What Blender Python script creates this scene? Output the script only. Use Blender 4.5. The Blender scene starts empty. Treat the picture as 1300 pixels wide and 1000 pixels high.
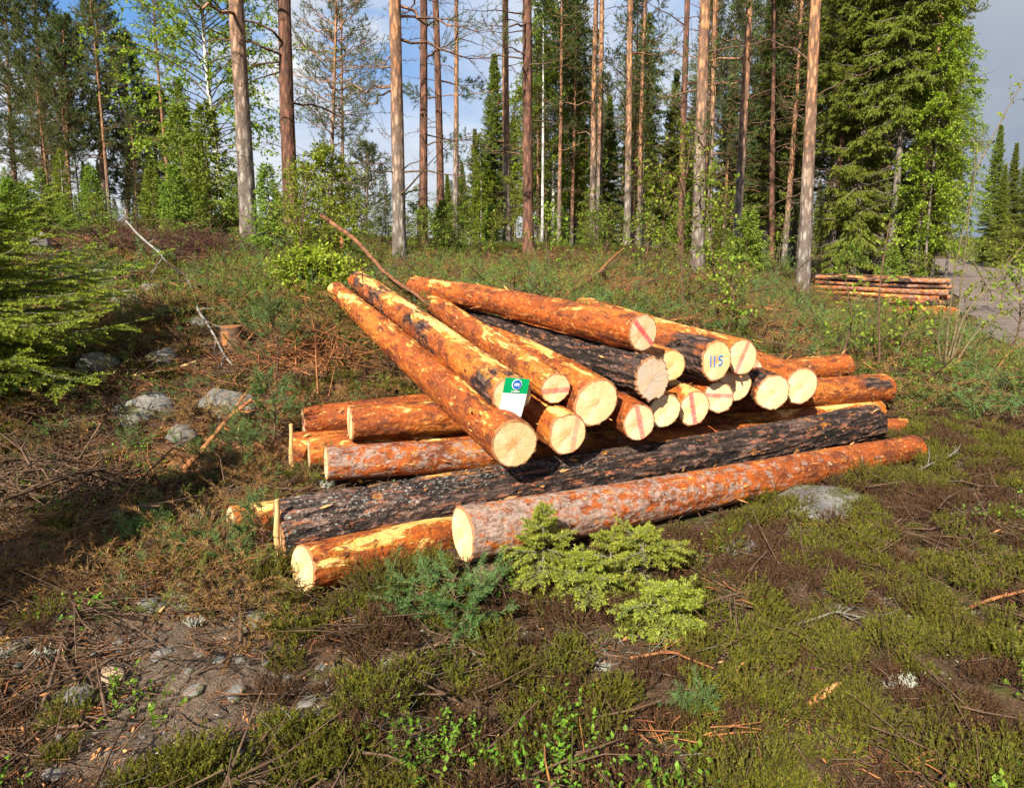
import bpy, math, random
import numpy as np
from mathutils import Vector, Matrix
random.seed(7)
rng = np.random.default_rng(7)
R_ = math.radians
SC = bpy.context.scene
COL = SC.collection
# ------------------------------------------------------------------ camera, sky, sun, exposure
F = 900.0; CX = 650.0; CY = 455.0; PITCH = math.atan(155.0/900.0); EYE = 1.7
cam_d = bpy.data.cameras.new("camera"); cam = bpy.data.objects.new("camera", cam_d); COL.objects.link(cam)
cam.location = (0, 0, EYE); cam.rotation_euler = (math.pi/2-PITCH, 0, 0)
cam_d.sensor_fit = 'HORIZONTAL'; cam_d.sensor_width = 36.0; cam_d.lens = 36.0*F/1300.0
cam_d.shift_y = -(500.0-CY)/1300.0; cam_d.clip_start = 0.05; cam_d.clip_end = 3000
SC.camera = cam
SC.view_settings.view_transform = 'Standard'; SC.view_settings.look = 'None'
SC.view_settings.exposure = 1.17; SC.view_settings.gamma = 1.0; SC.view_settings.use_curve_mapping = False
SUN_EL = R_(37); SUN_AZ = math.atan2(-0.90, -0.43)          # direction towards the sun, left of and behind the camera
sun_dir = Vector((math.cos(SUN_EL)*math.cos(SUN_AZ), math.cos(SUN_EL)*math.sin(SUN_AZ), math.sin(SUN_EL)))
world = bpy.data.worlds.new("World"); SC.world = world; world.use_nodes = True

class NT:
    """small node-graph helper"""
    def __init__(s, tree): s.t = tree; s.n = tree.nodes; s.l = tree.links
    def new(s, ty, **kw):
        n = s.n.new(ty)
        for k, v in kw.items(): setattr(n, k, v)
        return n
    def put(s, sock, v):
        if isinstance(v, bpy.types.NodeSocket): s.l.new(v, sock)
        elif v is not None:
            if sock.type == 'RGBA' and len(v) == 3: v = tuple(v)+(1,)
            sock.default_value = v
    def math(s, op, a, b=None, c=None, clamp=False):
        n = s.new('ShaderNodeMath', operation=op, use_clamp=clamp)
        s.put(n.inputs[0], a)
        if b is not None: s.put(n.inputs[1], b)
        if c is not None: s.put(n.inputs[2], c)
        return n.outputs[0]
    def vm(s, op, a, b=None):
        n = s.new('ShaderNodeVectorMath', operation=op); s.put(n.inputs[0], a)
        if b is not None: s.put(n.inputs[1], b)
        return n.outputs[1] if op in ('LENGTH', 'DOT_PRODUCT', 'DISTANCE') else n.outputs[0]
    def mapr(s, v, a, b, c=0.0, d=1.0, smooth=False):
        n = s.new('ShaderNodeMapRange', interpolation_type='SMOOTHSTEP' if smooth else 'LINEAR')
        for i, x in enumerate((v, a, b, c, d)): s.put(n.inputs[i], x)
        return n.outputs[0]
    def noise(s, vec, scale, detail=4, rough=0.55, dist=0.0, col=False):
        n = s.new('ShaderNodeTexNoise'); s.put(n.inputs['Vector'], vec)
        n.inputs['Scale'].default_value = scale; n.inputs['Detail'].default_value = detail
        n.inputs['Roughness'].default_value = rough; n.inputs['Distortion'].default_value = dist
        return n.outputs['Color' if col else 'Fac']
    def voro(s, vec, scale, feat='F1', out='Distance', rnd=1.0):
        n = s.new('ShaderNodeTexVoronoi', feature=feat); s.put(n.inputs['Vector'], vec)
        n.inputs['Scale'].default_value = scale; n.inputs['Randomness'].default_value = rnd
        return n.outputs[out]
    def mix(s, f, a, b, mode='MIX'):
        n = s.new('ShaderNodeMix', data_type='RGBA', blend_type=mode)
        s.put(n.inputs[0], f); s.put(n.inputs[6], a); s.put(n.inputs[7], b)
        return n.outputs[2]
    def scale(s, vec, sx, sy, sz):
        return s.vm('MULTIPLY', vec, (sx, sy, sz))
    def xyz(s, v):
        n = s.new('ShaderNodeSeparateXYZ'); s.put(n.inputs[0], v); return n.outputs
    def attr(s, name, out='Fac'):
        return s.new('ShaderNodeAttribute', attribute_name=name).outputs[out]

# world: physical sky with broken cloud, a grey rain bank to the right
w = NT(world.node_tree); world.node_tree.nodes.clear()
sky = w.new('ShaderNodeTexSky', sky_type='NISHITA'); sky.sun_disc = False
sky.sun_elevation = SUN_EL; sky.sun_rotation = math.pi/2-SUN_AZ
sky.air_density = 1.0; sky.dust_density = 0.6; sky.ozone_density = 1.6
tc = w.new('ShaderNodeTexCoord').outputs['Generated']
dx, dy, dz = w.xyz(tc)
zc = w.math('MAXIMUM', dz, 0.02)
pl = w.vm('DIVIDE', tc, None); pn = pl.node
cmb = w.new('ShaderNodeCombineXYZ'); zz = w.math('ADD', zc, 0.28)
for i in range(3): w.put(cmb.inputs[i], zz)
w.put(pn.inputs[1], cmb.outputs[0])
cl = w.noise(w.vm('ADD', pl, (3.1, 0.4, 0)), 1.35, 8, 0.58, 0.3)
cm = w.mapr(cl, 0.49, 0.62, 0, 1, True)
# more cloud low down near the horizon
cm = w.math('MAXIMUM', cm, w.mapr(dz, 0.26, 0.06, 0, 0.92, True))
cm = w.math('MAXIMUM', cm, w.math('MULTIPLY', w.mapr(w.math('ARCTAN2', dx, dy), -0.22, 0.05, 0, 0.75, True), w.mapr(cl, 0.3, 0.5, 0.5, 1, True)))
clsh = w.noise(w.vm('ADD', pl, (7.7, 2.0, 0)), 2.6, 5, 0.6)
ccol = w.mix(w.mapr(clsh, 0.35, 0.65), (6.3, 6.7, 7.4), (9.0, 9.0, 9.0))
base = w.mix(cm, w.mix(0.7, sky.outputs[0], (1.5, 3.9, 8.4)), ccol)
# rain bank: bearing right of the view
bear = w.mapr(w.math('ARCTAN2', dx, dy), 0.28, 0.56, 0, 1, True)
bank = w.mix(w.mapr(dz, -0.02, 0.42, 0, 1, True), (2.1, 2.7, 3.7), (4.6, 4.9, 5.5))
bank = w.mix(w.mapr(clsh, 0.3, 0.7, 0, 0.35), bank, (4.6, 4.9, 5.4))
base = w.mix(w.math('MULTIPLY', bear, 0.93), base, bank)
bg = w.new('ShaderNodeBackground'); w.put(bg.inputs[0], base); bg.inputs[1].default_value = 0.050
wo = w.new('ShaderNodeOutputWorld'); w.l.new(bg.outputs[0], wo.inputs[0])

sd = bpy.data.lights.new("sun", 'SUN'); sd.energy = 4.9; sd.angle = R_(0.5); sd.color = (1.0, 0.91, 0.76)
so = bpy.data.objects.new("sun", sd); COL.objects.link(so); so.location = (-20, -20, 30)
so.rotation_euler = sun_dir.to_track_quat('Z', 'Y').to_euler()

# ------------------------------------------------------------------ helpers
def ray(px, py):
    u = (px-CX)/F; v = (CY-py)/F; c, s = math.cos(PITCH), math.sin(PITCH)
    return np.array((u, c+v*s, -s+v*c))
def at(px, py, Y):
    """world point at distance Y in the direction seen at photo position px, py"""
    d = ray(px, py); p = d*(Y/d[1]); return Vector((p[0], p[1], EYE+p[2]))
def wid(px_width, Y):           # metres spanned by px_width at distance Y
    return px_width/F*Y*1.03

def _h(ix, iy, iz, seed):
    n = (ix*374761393 + iy*668265263 + iz*2147483647 + seed*1274126177) & 0xffffffff
    n = ((n ^ (n >> 13))*1274126177) & 0xffffffff
    n = n ^ (n >> 16)
    return (n & 0xffff)/65535.0
def vn(x, y, z=None, seed=0):
    x = np.asarray(x, float); y = np.asarray(y, float)
    z = np.zeros_like(x) if z is None else np.asarray(z, float)
    ix, iy, iz = (np.floor(a).astype(np.int64) for a in (x, y, z))
    fx, fy, fz = x-ix, y-iy, z-iz
    fx, fy, fz = (a*a*(3-2*a) for a in (fx, fy, fz))
    r = 0
    for a in (0, 1):
        for b in (0, 1):
            for c in (0, 1):
                wgt = (fx if a else 1-fx)*(fy if b else 1-fy)*(fz if c else 1-fz)
                r = r + wgt*_h(ix+a, iy+b, iz+c, seed)
    return r*2-1
def fbm(x, y, z=None, oct=4, seed=0, rough=0.5):
    r = 0; amp = 1; s = 0; f = 1.0
    for o in range(oct):
        r = r + amp*vn(np.asarray(x)*f+o*17.3, np.asarray(y)*f-o*9.1, None if z is None else np.asarray(z)*f+o*3.7, seed+o)
        s += amp; amp *= rough; f *= 2.03
    return r/s

def sstep(a, b, x):
    t = np.clip((np.asarray(x, float)-a)/(b-a), 0, 1); return t*t*(3-2*t)

class MB:
    """mesh builder: gathers numpy chunks, builds ONE mesh"""
    def __init__(s): s.v = []; s.f = []; s.a = []; s.nv = 0
    def add(s, V, Fc, mat=0, tint=0.5, smooth=False):
        V = np.asarray(V, float).reshape(-1, 3); Fc = np.asarray(Fc, int)
        if len(V) == 0 or len(Fc) == 0: return
        t = np.full(len(V), tint, float) if np.isscalar(tint) else np.asarray(tint, float)
        s.v.append(V); s.a.append(t); s.f.append((Fc+s.nv, mat, smooth)); s.nv += len(V)
    def mesh(s, name, mats, extra=None):
        me = bpy.data.meshes.new(name)
        V = np.concatenate(s.v); me.vertices.add(len(V)); me.vertices.foreach_set('co', V.astype('f').ravel())
        idx = np.concatenate([f.ravel() for f, _, _ in s.f])
        tot = np.concatenate([np.full(len(f), f.shape[1]) for f, _, _ in s.f])
        mi = np.concatenate([np.full(len(f), m) for f, m, _ in s.f]); sm = np.concatenate([np.full(len(f), b) for f, _, b in s.f])
        st = np.concatenate([[0], np.cumsum(tot)[:-1]])
        me.loops.add(len(idx)); me.loops.foreach_set('vertex_index', idx.astype('i'))
        me.polygons.add(len(tot)); me.polygons.foreach_set('loop_start', st.astype('i')); me.polygons.foreach_set('loop_total', tot.astype('i'))
        me.polygons.foreach_set('material_index', mi.astype('i')); me.polygons.foreach_set('use_smooth', sm.astype(bool))
        at_ = me.attributes.new('tint', 'FLOAT', 'POINT'); at_.data.foreach_set('value', np.concatenate(s.a).astype('f'))
        for m in (mats if isinstance(mats, (list, tuple)) else [mats]): me.materials.append(m)
        me.update(calc_edges=True); return me

def nrm(a):
    a = np.asarray(a, float); return a/np.maximum(np.linalg.norm(a, axis=-1, keepdims=True), 1e-9)
def rvec(n): return nrm(rng.normal(size=(n, 3)))

def tube(mb, P, r, sides=8, mat=0, tint=0.5, cap=True, bump=0.0, seed=0, smooth=True):
    P = np.asarray(P, float); n = len(P); r = np.broadcast_to(np.asarray(r, float), (n,))
    T = nrm(np.gradient(P, axis=0)); up = np.array((0, 0, 1.0)) if abs(T[0][2]) < 0.9 else np.array((1.0, 0, 0))
    A = nrm(np.cross(T, up)); B = np.cross(T, A)
    th = np.linspace(0, 2*math.pi, sides, endpoint=False)
    c, s_ = np.cos(th), np.sin(th)
    rr = r[:, None]*np.ones(sides)[None]
    if bump: rr = rr*(1+bump*fbm(P[:, :1]*9+c[None]*1.2+seed*5, P[:, 1:2]*9+s_[None]*1.2, P[:, 2:3]*9+0*c[None], 3))
    V = P[:, None, :]+rr[..., None]*(A[:, None]*c[None, :, None]+B[:, None]*s_[None, :, None])
    i = np.arange(n-1)[:, None]*sides; j = np.arange(sides)[None]; k = (j+1) % sides
    Fc = np.stack([i+j, i+sides+j, i+sides+k, i+k], -1).reshape(-1, 4)[:, ::-1]
    mb.add(V, Fc, mat, tint, smooth)
    if cap:
        for e, o in ((0, 1), (n-1, -1)):
            mb.add(V[e][::o], np.arange(sides)[None], mat, tint)

def sticks(mb, P0, P1, r0, r1, mat=0, tint=0.5):
    """many three-sided twigs"""
    P0 = np.asarray(P0, float); P1 = np.asarray(P1, float); n = len(P0)
    if n == 0: return
    T = nrm(P1-P0); A = nrm(np.cross(T, T[:, [1, 2, 0]]+0.3)); B = np.cross(T, A)
    r0 = np.broadcast_to(np.asarray(r0, float), (n,)); r1 = np.broadcast_to(np.asarray(r1, float), (n,))
    V = np.zeros((n, 6, 3))
    for k in range(3):
        a = k*2.0944; d = A*math.cos(a)+B*math.sin(a)
        V[:, k] = P0+d*r0[:, None]; V[:, 3+k] = P1+d*r1[:, None]
    b = np.arange(n)[:, None]*6
    Fc = np.concatenate([b+np.array((k, (k+1) % 3, 3+(k+1) % 3, 3+k)) for k in range(3)])
    t = tint if np.isscalar(tint) else np.repeat(tint, 6)
    mb.add(V, Fc, mat, t, True)

def blades(mb, P, D, W, L, wd, mat=0, tint=0.5, tri=False, mid=0.45):
    """many small leaves/needles: P base, D direction, W width direction"""
    n = len(P); L = np.broadcast_to(np.asarray(L, float), (n,))[:, None]; wd = np.broadcast_to(np.asarray(wd, float), (n,))[:, None]
    D = nrm(D); W = nrm(W-D*np.sum(W*D, 1, keepdims=True))
    b = np.arange(n)[:, None]
    if tri:
        V = np.stack([P-W*wd/2, P+W*wd/2, P+D*L], 1); Fc = b*3+np.arange(3); k = 3
    else:
        m = P+D*L*mid
        V = np.stack([P, m+W*wd/2, P+D*L, m-W*wd/2], 1); Fc = b*4+np.arange(4); k = 4
    t = tint if np.isscalar(tint) else np.repeat(tint, k)
    mb.add(V, Fc, mat, t)

def brush(mb, P0, P1, per_m, nl, nw, ang=45, mat=0, tint=(0.2, 0.9), tri=True, maxn=400000):
    """needles all round each twig segment"""
    P0 = np.asarray(P0, float); P1 = np.asarray(P1, float)
    ln = np.linalg.norm(P1-P0, axis=1); n = np.maximum(1, rng.poisson(ln*per_m)); i = np.repeat(np.arange(len(P0)), n)[:maxn]
    t = rng.random(len(i))[:, None]; T = nrm(P1-P0)[i]; P = P0[i]*(1-t)+P1[i]*t
    rad = nrm(np.cross(T, rvec(len(i)))); a = R_(ang)*(0.7+0.6*rng.random((len(i), 1)))
    D = T*np.cos(a)+rad*np.sin(a)
    blades(mb, P, D, np.cross(D, rvec(len(i))), nl*(0.7+0.6*rng.random(len(i))), nw, mat, tint[0]+(tint[1]-tint[0])*rng.random(len(i)), tri)

def obj(name, mesh, parent=None, loc=None, rz=None, scale=None):
    o = bpy.data.objects.new(name, mesh); COL.objects.link(o)
    if parent: o.parent = parent
    if loc is not None: o.location = loc
    if rz is not None: o.rotation_euler.z = rz
    if scale is not None: o.scale = (scale,)*3 if np.isscalar(scale) else scale
    return o
def tag(o, label=None, cat=None, group=None, kind=None):
    if label: o['label'] = label
    if cat: o['category'] = cat
    if group: o['group'] = group
    if kind: o['kind'] = kind
    return o
def thing(name, label, cat, loc=(0, 0, 0), rz=0, group=None, scale=None):
    o = obj(name, None, None, loc, rz, scale); o.empty_display_size = 0.1
    return tag(o, label, cat, group)

def scatter(name, meshes, P, rz, sc, idx, label, cat, tilt=0.15):
    """one 'stuff' object: points that carry copies of small plant or debris meshes"""
    n = len(P)
    me = bpy.data.meshes.new(name); me.vertices.add(n); me.vertices.foreach_set('co', np.asarray(P, 'f').ravel())
    rot = np.stack([rng.normal(0, tilt, n), rng.normal(0, tilt, n), rz], 1)
    for nm, ty, key, val in (('rot', 'FLOAT_VECTOR', 'vector', rot), ('scl', 'FLOAT', 'value', sc), ('kind_index', 'INT', 'value', idx)):
        a = me.attributes.new(nm, ty, 'POINT'); a.data.foreach_set(key, np.asarray(val, 'i' if ty == 'INT' else 'f').ravel())
    for m in meshes[0].materials: me.materials.append(m)
    o = obj(name, me); tag(o, label, cat, None, 'stuff')
    g = bpy.data.node_groups.new(name+'_spread', 'GeometryNodeTree')
    g.interface.new_socket('Geometry', in_out='INPUT', socket_type='NodeSocketGeometry')
    g.interface.new_socket('Geometry', in_out='OUTPUT', socket_type='NodeSocketGeometry')
    gi = g.nodes.new('NodeGroupInput'); go = g.nodes.new('NodeGroupOutput'); jn = g.nodes.new('GeometryNodeJoinGeometry')
    def named(nm, ty):
        k = g.nodes.new('GeometryNodeInputNamedAttribute'); k.data_type = ty; k.inputs[0].default_value = nm
        return k.outputs[0]
    for k, m in enumerate(meshes):
        src = bpy.data.objects.new(name+'_piece', m)
        oi = g.nodes.new('GeometryNodeObjectInfo'); oi.inputs['Object'].default_value = src; oi.inputs['As Instance'].default_value = True
        cp = g.nodes.new('FunctionNodeCompare'); cp.data_type = 'INT'; cp.operation = 'EQUAL'
        g.links.new(named('kind_index', 'INT'), cp.inputs[2]); cp.inputs[3].default_value = k
        ip = g.nodes.new('GeometryNodeInstanceOnPoints')
        g.links.new(gi.outputs[0], ip.inputs['Points']); g.links.new(cp.outputs[0], ip.inputs['Selection'])
        g.links.new(oi.outputs['Geometry'], ip.inputs['Instance'])
        e2r = g.nodes.new('FunctionNodeEulerToRotation'); g.links.new(named('rot', 'FLOAT_VECTOR'), e2r.inputs[0])
        g.links.new(e2r.outputs[0], ip.inputs['Rotation']); g.links.new(named('scl', 'FLOAT'), ip.inputs['Scale'])
        g.links.new(ip.outputs[0], jn.inputs[0])
    g.links.new(jn.outputs[0], go.inputs[0])
    md = o.modifiers.new('spread', 'NODES'); md.node_group = g
    return o

# ------------------------------------------------------------------ materials
MATS = {}
def material(name):
    m = bpy.data.materials.new(name); m.use_nodes = True; m.node_tree.nodes.clear(); MATS[name] = m
    k = NT(m.node_tree)
    k.out = k.new('ShaderNodeOutputMaterial'); k.bsdf = k.new('ShaderNodeBsdfPrincipled')
    k.l.new(k.bsdf.outputs[0], k.out.inputs[0]); k.co = k.new('ShaderNodeTexCoord').outputs['Object']
    k.m = m; return k
def surf(k, col, rough=0.8, bump=None, bstr=0.5, bdist=0.01, spec=0.3):
    k.put(k.bsdf.inputs['Base Color'], col); k.put(k.bsdf.inputs['Roughness'], rough); k.bsdf.inputs['Specular IOR Level'].default_value = spec
    if bump is not None:
        b = k.new('ShaderNodeBump'); b.inputs['Strength'].default_value = bstr; b.inputs['Distance'].default_value = bdist
        k.put(b.inputs['Height'], bump); k.l.new(b.outputs[0], k.bsdf.inputs['Normal'])
    return k.m
def leaf(name, c0, c1, c2=None, trans=0.35, rough=0.6, spec=0.25):
    """foliage: tint attribute runs from c0 to c1, a few pieces c2, each tree slightly its own hue; thin so some light passes"""
    k = material(name); t = k.attr('tint')
    col = k.mix(t, c0, c1)
    if c2: col = k.mix(k.mapr(t, 0.93, 0.97), col, c2)
    oi = k.new('ShaderNodeObjectInfo').outputs['Random']
    hs = k.new('ShaderNodeHueSaturation'); k.put(hs.inputs['Hue'], k.mapr(oi, 0, 1, 0.485, 0.515)); k.put(hs.inputs['Value'], k.mapr(oi, 0, 1, 0.92, 1.3))
    k.put(hs.inputs['Color'], col); col = hs.outputs[0]
    surf(k, col, rough, spec=spec)
    tr = k.new('ShaderNodeBsdfTranslucent'); k.put(tr.inputs[0], k.mix(1.0, col, (1.25, 1.2, 0.6), 'MULTIPLY'))
    mx = k.new('ShaderNodeMixShader'); mx.inputs[0].default_value = trans
    k.l.new(k.bsdf.outputs[0], mx.inputs[1]); k.l.new(tr.outputs[0], mx.inputs[2]); k.l.new(mx.outputs[0], k.out.inputs[0])
    return k.m
def simple(name, c0, c1, scale=12, rough=0.85, bstr=0.4, bdist=0.004):
    k = material(name); nz = k.noise(k.co, scale, 5, 0.6)
    return surf(k, k.mix(k.mapr(nz, 0.35, 0.65), c0, c1), rough, nz, bstr, bdist)

M_SPRUCE = leaf('spruce_needles', (0.082, 0.112, 0.013), (0.205, 0.240, 0.030), (0.15, 0.11, 0.04), 0.36)
M_SPRUCE_Y = leaf('young_spruce_needles', (0.085, 0.135, 0.016), (0.25, 0.33, 0.045), (0.36, 0.42, 0.10), 0.35)
M_PINE = leaf('pine_needles', (0.045, 0.075, 0.022), (0.11, 0.145, 0.040), (0.13, 0.11, 0.04), 0.22)
M_PINE_B = leaf('young_pine_needles', (0.055, 0.110, 0.030), (0.13, 0.215, 0.060), (0.24, 0.26, 0.07), 0.25)
M_BIRCH = leaf('birch_leaves', (0.11, 0.175, 0.012), (0.29, 0.37, 0.035), None, 0.42)
M_FRESHD = leaf('spruce_bough_needles', (0.075, 0.12, 0.012), (0.30, 0.35, 0.035), (0.48, 0.50, 0.10), 0.38)
M_FRESH = leaf('fresh_spruce_shoots', (0.11, 0.165, 0.016), (0.35, 0.40, 0.048), (0.52, 0.55, 0.14), 0.38)
M_BUSH = leaf('bush_leaves', (0.08, 0.14, 0.012), (0.20, 0.30, 0.025), None, 0.4)
M_HEATH = leaf('heather_shoots', (0.030, 0.034, 0.004), (0.185, 0.190, 0.012), (0.26, 0.13, 0.03), 0.28)
M_HEATHB = leaf('brown_heather_shoots', (0.020, 0.010, 0.006), (0.115, 0.054, 0.020), (0.17, 0.16, 0.02), 0.15)
M_DEADN = leaf('dry_needles', (0.12, 0.055, 0.015), (0.34, 0.19, 0.06), None, 0.2)
M_BILB = leaf('bilberry_leaves', (0.07, 0.15, 0.012), (0.20, 0.34, 0.03), None, 0.4)
M_LICHEN = simple('pale_lichen', (0.30, 0.31, 0.25), (0.52, 0.53, 0.44), 40)
M_TWIG = simple('twig_bark', (0.055, 0.032, 0.020), (0.16, 0.095, 0.055), 25)
M_GREYTWIG = simple('lichened_twig', (0.08, 0.065, 0.05), (0.22, 0.21, 0.17), 40)
M_WHITETWIG = simple('whitish_branch_bark', (0.10, 0.09, 0.075), (0.33, 0.32, 0.28), 40)
M_REDTWIG = simple('reddish_branch', (0.16, 0.055, 0.022), (0.40, 0.17, 0.06), 14)
M_CHIP = simple('wood_chips', (0.28, 0.085, 0.02), (0.62, 0.32, 0.12), 9)
M_STICK = simple('brown_stick_bark', (0.09, 0.035, 0.018), (0.27, 0.12, 0.055), 14)
M_PALEWOOD = simple('split_wood', (0.48, 0.27, 0.10), (0.66, 0.43, 0.20), 14)
def _rock():
    k = material('granite'); c = k.co
    a = k.noise(c, 3.0, 6, 0.6); b = k.noise(c, 60, 3, 0.6); v = k.voro(c, 90)
    col = k.mix(k.mapr(a, 0.38, 0.62), (0.085, 0.078, 0.07), (0.24, 0.225, 0.205))
    col = k.mix(k.mapr(b, 0.5, 0.62, 0, 0.4), col, (0.26, 0.24, 0.22))
    col = k.mix(k.mapr(k.noise(c, 9, 5, 0.7), 0.60, 0.66, 0, 0.8), col, (0.36, 0.37, 0.31))
    col = k.mix(k.mapr(k.noise(c, 5, 5, 0.7), 0.50, 0.58, 0, 0.85), col, (0.06, 0.065, 0.015))
    return surf(k, col, 0.9, k.math('ADD', k.math('MULTIPLY', a, 2.0), b), 0.7, 0.02)
M_ROCK = _rock()
def _treebark():
    # Scots pine: grey scaly butt, thin orange bark higher up; z is metres up the stem
    k = material('pine_tree_bark'); x, y, z = k.xyz(k.co); oi = k.new('ShaderNodeObjectInfo').outputs['Random']
    c = k.vm('ADD', k.scale(k.co, 1, 1, 0.32), (31.0, 17.0, 9.0))
    n1 = k.noise(c, 9, 6, 0.65); pl = k.voro(c, 14); fine = k.noise(c, 55, 4, 0.6)
    lo = k.mix(k.mapr(n1, 0.38, 0.60), (0.10, 0.082, 0.07), (0.35, 0.31, 0.275))
    hi = k.mix(k.mapr(n1, 0.36, 0.62), (0.24, 0.095, 0.038), (0.56, 0.27, 0.115))
    f = k.mapr(k.math('ADD', z, k.math('ADD', k.math('MULTIPLY', k.noise(k.co, 1.2, 2), 2.4), k.math('MULTIPLY', oi, 1.6))), 3.0, 7.2, 0, 1, True)
    col = k.mix(f, lo, hi)
    col = k.mix(k.mapr(k.math('ADD', pl, k.math('MULTIPLY', k.math('SUBTRACT', fine, .5), .5)), 0.32, 0.52, 0, 0.75), col, (0.06, 0.038, 0.028))
    col = k.mix(k.mapr(fine, 0.45, 0.7, 0, 0.25), col, (0.45, 0.36, 0.30))
    return surf(k, col, 0.9, k.math('SUBTRACT', n1, pl), 0.8, 0.02)
M_PBARK = _treebark()
def _redbark():
    k = material('dark_red_pine_bark'); c = k.scale(k.co, 1, 1, 0.3)
    n1 = k.noise(c, 10, 6, 0.65); pl = k.voro(c, 15)
    col = k.mix(k.mapr(n1, 0.38, 0.62), (0.07, 0.032, 0.024), (0.26, 0.12, 0.075))
    col = k.mix(k.mapr(pl, 0.30, 0.55, 0, 0.6), col, (0.05, 0.03, 0.02))
    return surf(k, col, 0.9, k.math('SUBTRACT', n1, pl), 0.8, 0.02)
M_RBARK = _redbark()
def _birchbark():
    k = material('birch_bark'); c = k.scale(k.co, 1, 1, 5)
    n1 = k.noise(c, 4, 4, 0.6); z = k.xyz(k.co)[2]
    col = k.mix(k.mapr(n1, 0.58, 0.64), (0.66, 0.64, 0.60), (0.05, 0.045, 0.04))
    return surf(k, col, 0.7, n1, 0.3, 0.01)
M_BBARK = _birchbark()
M_SBARK = simple('spruce_bark', (0.085, 0.065, 0.055), (0.24, 0.20, 0.17), 11)

# ------------------------------------------------------------------ ground shape
_g = [(300,740,3.35),(300,690,3.75),(180,530,5.3),(60,620,4.3),(150,390,8.0),(420,392,7.2),(400,480,5.9),(530,392,7.4),
      (700,352,13),(850,398,9.5),(1050,430,9),(1083,485,7),(1170,590,5.2),(1300,500,7),(1280,402,15),(1018,383,14),(885,352,14),
      (672,328,17),(508,347,13.5),(318,322,13),(372,302,15),(130,306,14),(40,305,12.5),(250,335,11),(1110,368,22),(1290,372,22),(1205,412,15.5),(1100,408,16),(1290,440,11),(1200,392,18.5),(1120,440,11),(600,330,17),(960,335,20)]
_ctl = [tuple(at(*q)) for q in _g]
_ctl += [(-9,8,1.2),(-6,3,.35),(-8,-2,.2),(-3,0,0),(0,0,0),(3,0,0),(7,0,-.05),(0,3,0),(-1.5,2,0),(2,2,0),(8,5,-.05),(12,9,-.1),(-14,16,2.0),
         (-1,4.2,.1),(0,4.4,.08),(1,4.8,.06),(2,5.3,.06),(0,5.8,.42),(3.3,6.3,.08),(3,4,0),(-1.3,4.6,.12),
         (0,30,.9),(-20,30,2.2),(12,30,.4),(25,30,-.2),(-40,50,1.8),(0,60,.8),(40,55,-.5),(0,-12,-.1),(-15,-12,0),(15,-12,-.2),(25,10,-.4),(-25,5,1.8)]
_ctl = np.array(_ctl)
def _tps(r2): return np.where(r2 > 0, r2*np.log(r2+1e-12)*0.5, 0)
_n = len(_ctl); _K = _tps(((_ctl[:, None, :2]-_ctl[None, :, :2])**2).sum(-1))+np.eye(_n)*0.25
_P = np.c_[np.ones(_n), _ctl[:, :2]]
_S = np.linalg.solve(np.block([[_K, _P], [_P.T, np.zeros((3, 3))]]), np.r_[_ctl[:, 2], 0, 0, 0])
def H0(x, y):
    x = np.atleast_1d(np.asarray(x, float)); y = np.atleast_1d(np.asarray(y, float))
    xs = np.clip(x, -45, 45); ys = np.clip(y, -14, 62); out = np.zeros(x.shape)+_S[_n]+_S[_n+1]*xs+_S[_n+2]*ys
    for i in range(_n):
        out = out+_S[i]*_tps((xs-_ctl[i, 0])**2+(ys-_ctl[i, 1])**2)
    d = np.hypot(x, y); return out*(1-sstep(50, 110, d))+0.2*sstep(50, 110, d)
def road_mask(x, y):
    """a gravel road passes behind the far log stack, to the right"""
    c = 12.15+0.55*(y-14); return sstep(3.6, 2.6, np.abs(x-c))*sstep(8.5, 10.5, y)
def H(x, y):
    x = np.atleast_1d(np.asarray(x, float)); y = np.atleast_1d(np.asarray(y, float))
    rough = 1-0.9*road_mask(x, y)
    b = 0.085*fbm(x*0.9, y*0.9, seed=3, oct=3)+0.085*np.abs(fbm(x*2.6, y*2.6, seed=9, oct=3))+0.028*fbm(x*9, y*9, seed=5, oct=2)
    pile = np.exp(-(((x-0.8)/2.4)**2+((y-4.9)/1.3)**2)**2)
    left = sstep(-0.4, -2.0, x)*sstep(10, 6, y)
    return H0(x, y)+b*rough*(1-0.75*pile)*(1+0.9*left)
def Hs(x, y): return float(H(x, y)[0])
def gp(px, py, near=1.2, far=60):
    """where the line of sight through a photo position meets the ground"""
    d = ray(px, py); d = d/d[1]; Y = np.linspace(near, far, 1500)
    g = H(d[0]*Y, Y)-(EYE+d[2]*Y); i = np.argmax(g > 0)
    if g[i] <= 0: i = len(Y)-1
    y = Y[i]; return Vector((d[0]*y, y, Hs(d[0]*y, y)))
def on(x, y, dz=0): return Vector((x, y, Hs(x, y)+dz))

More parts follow.
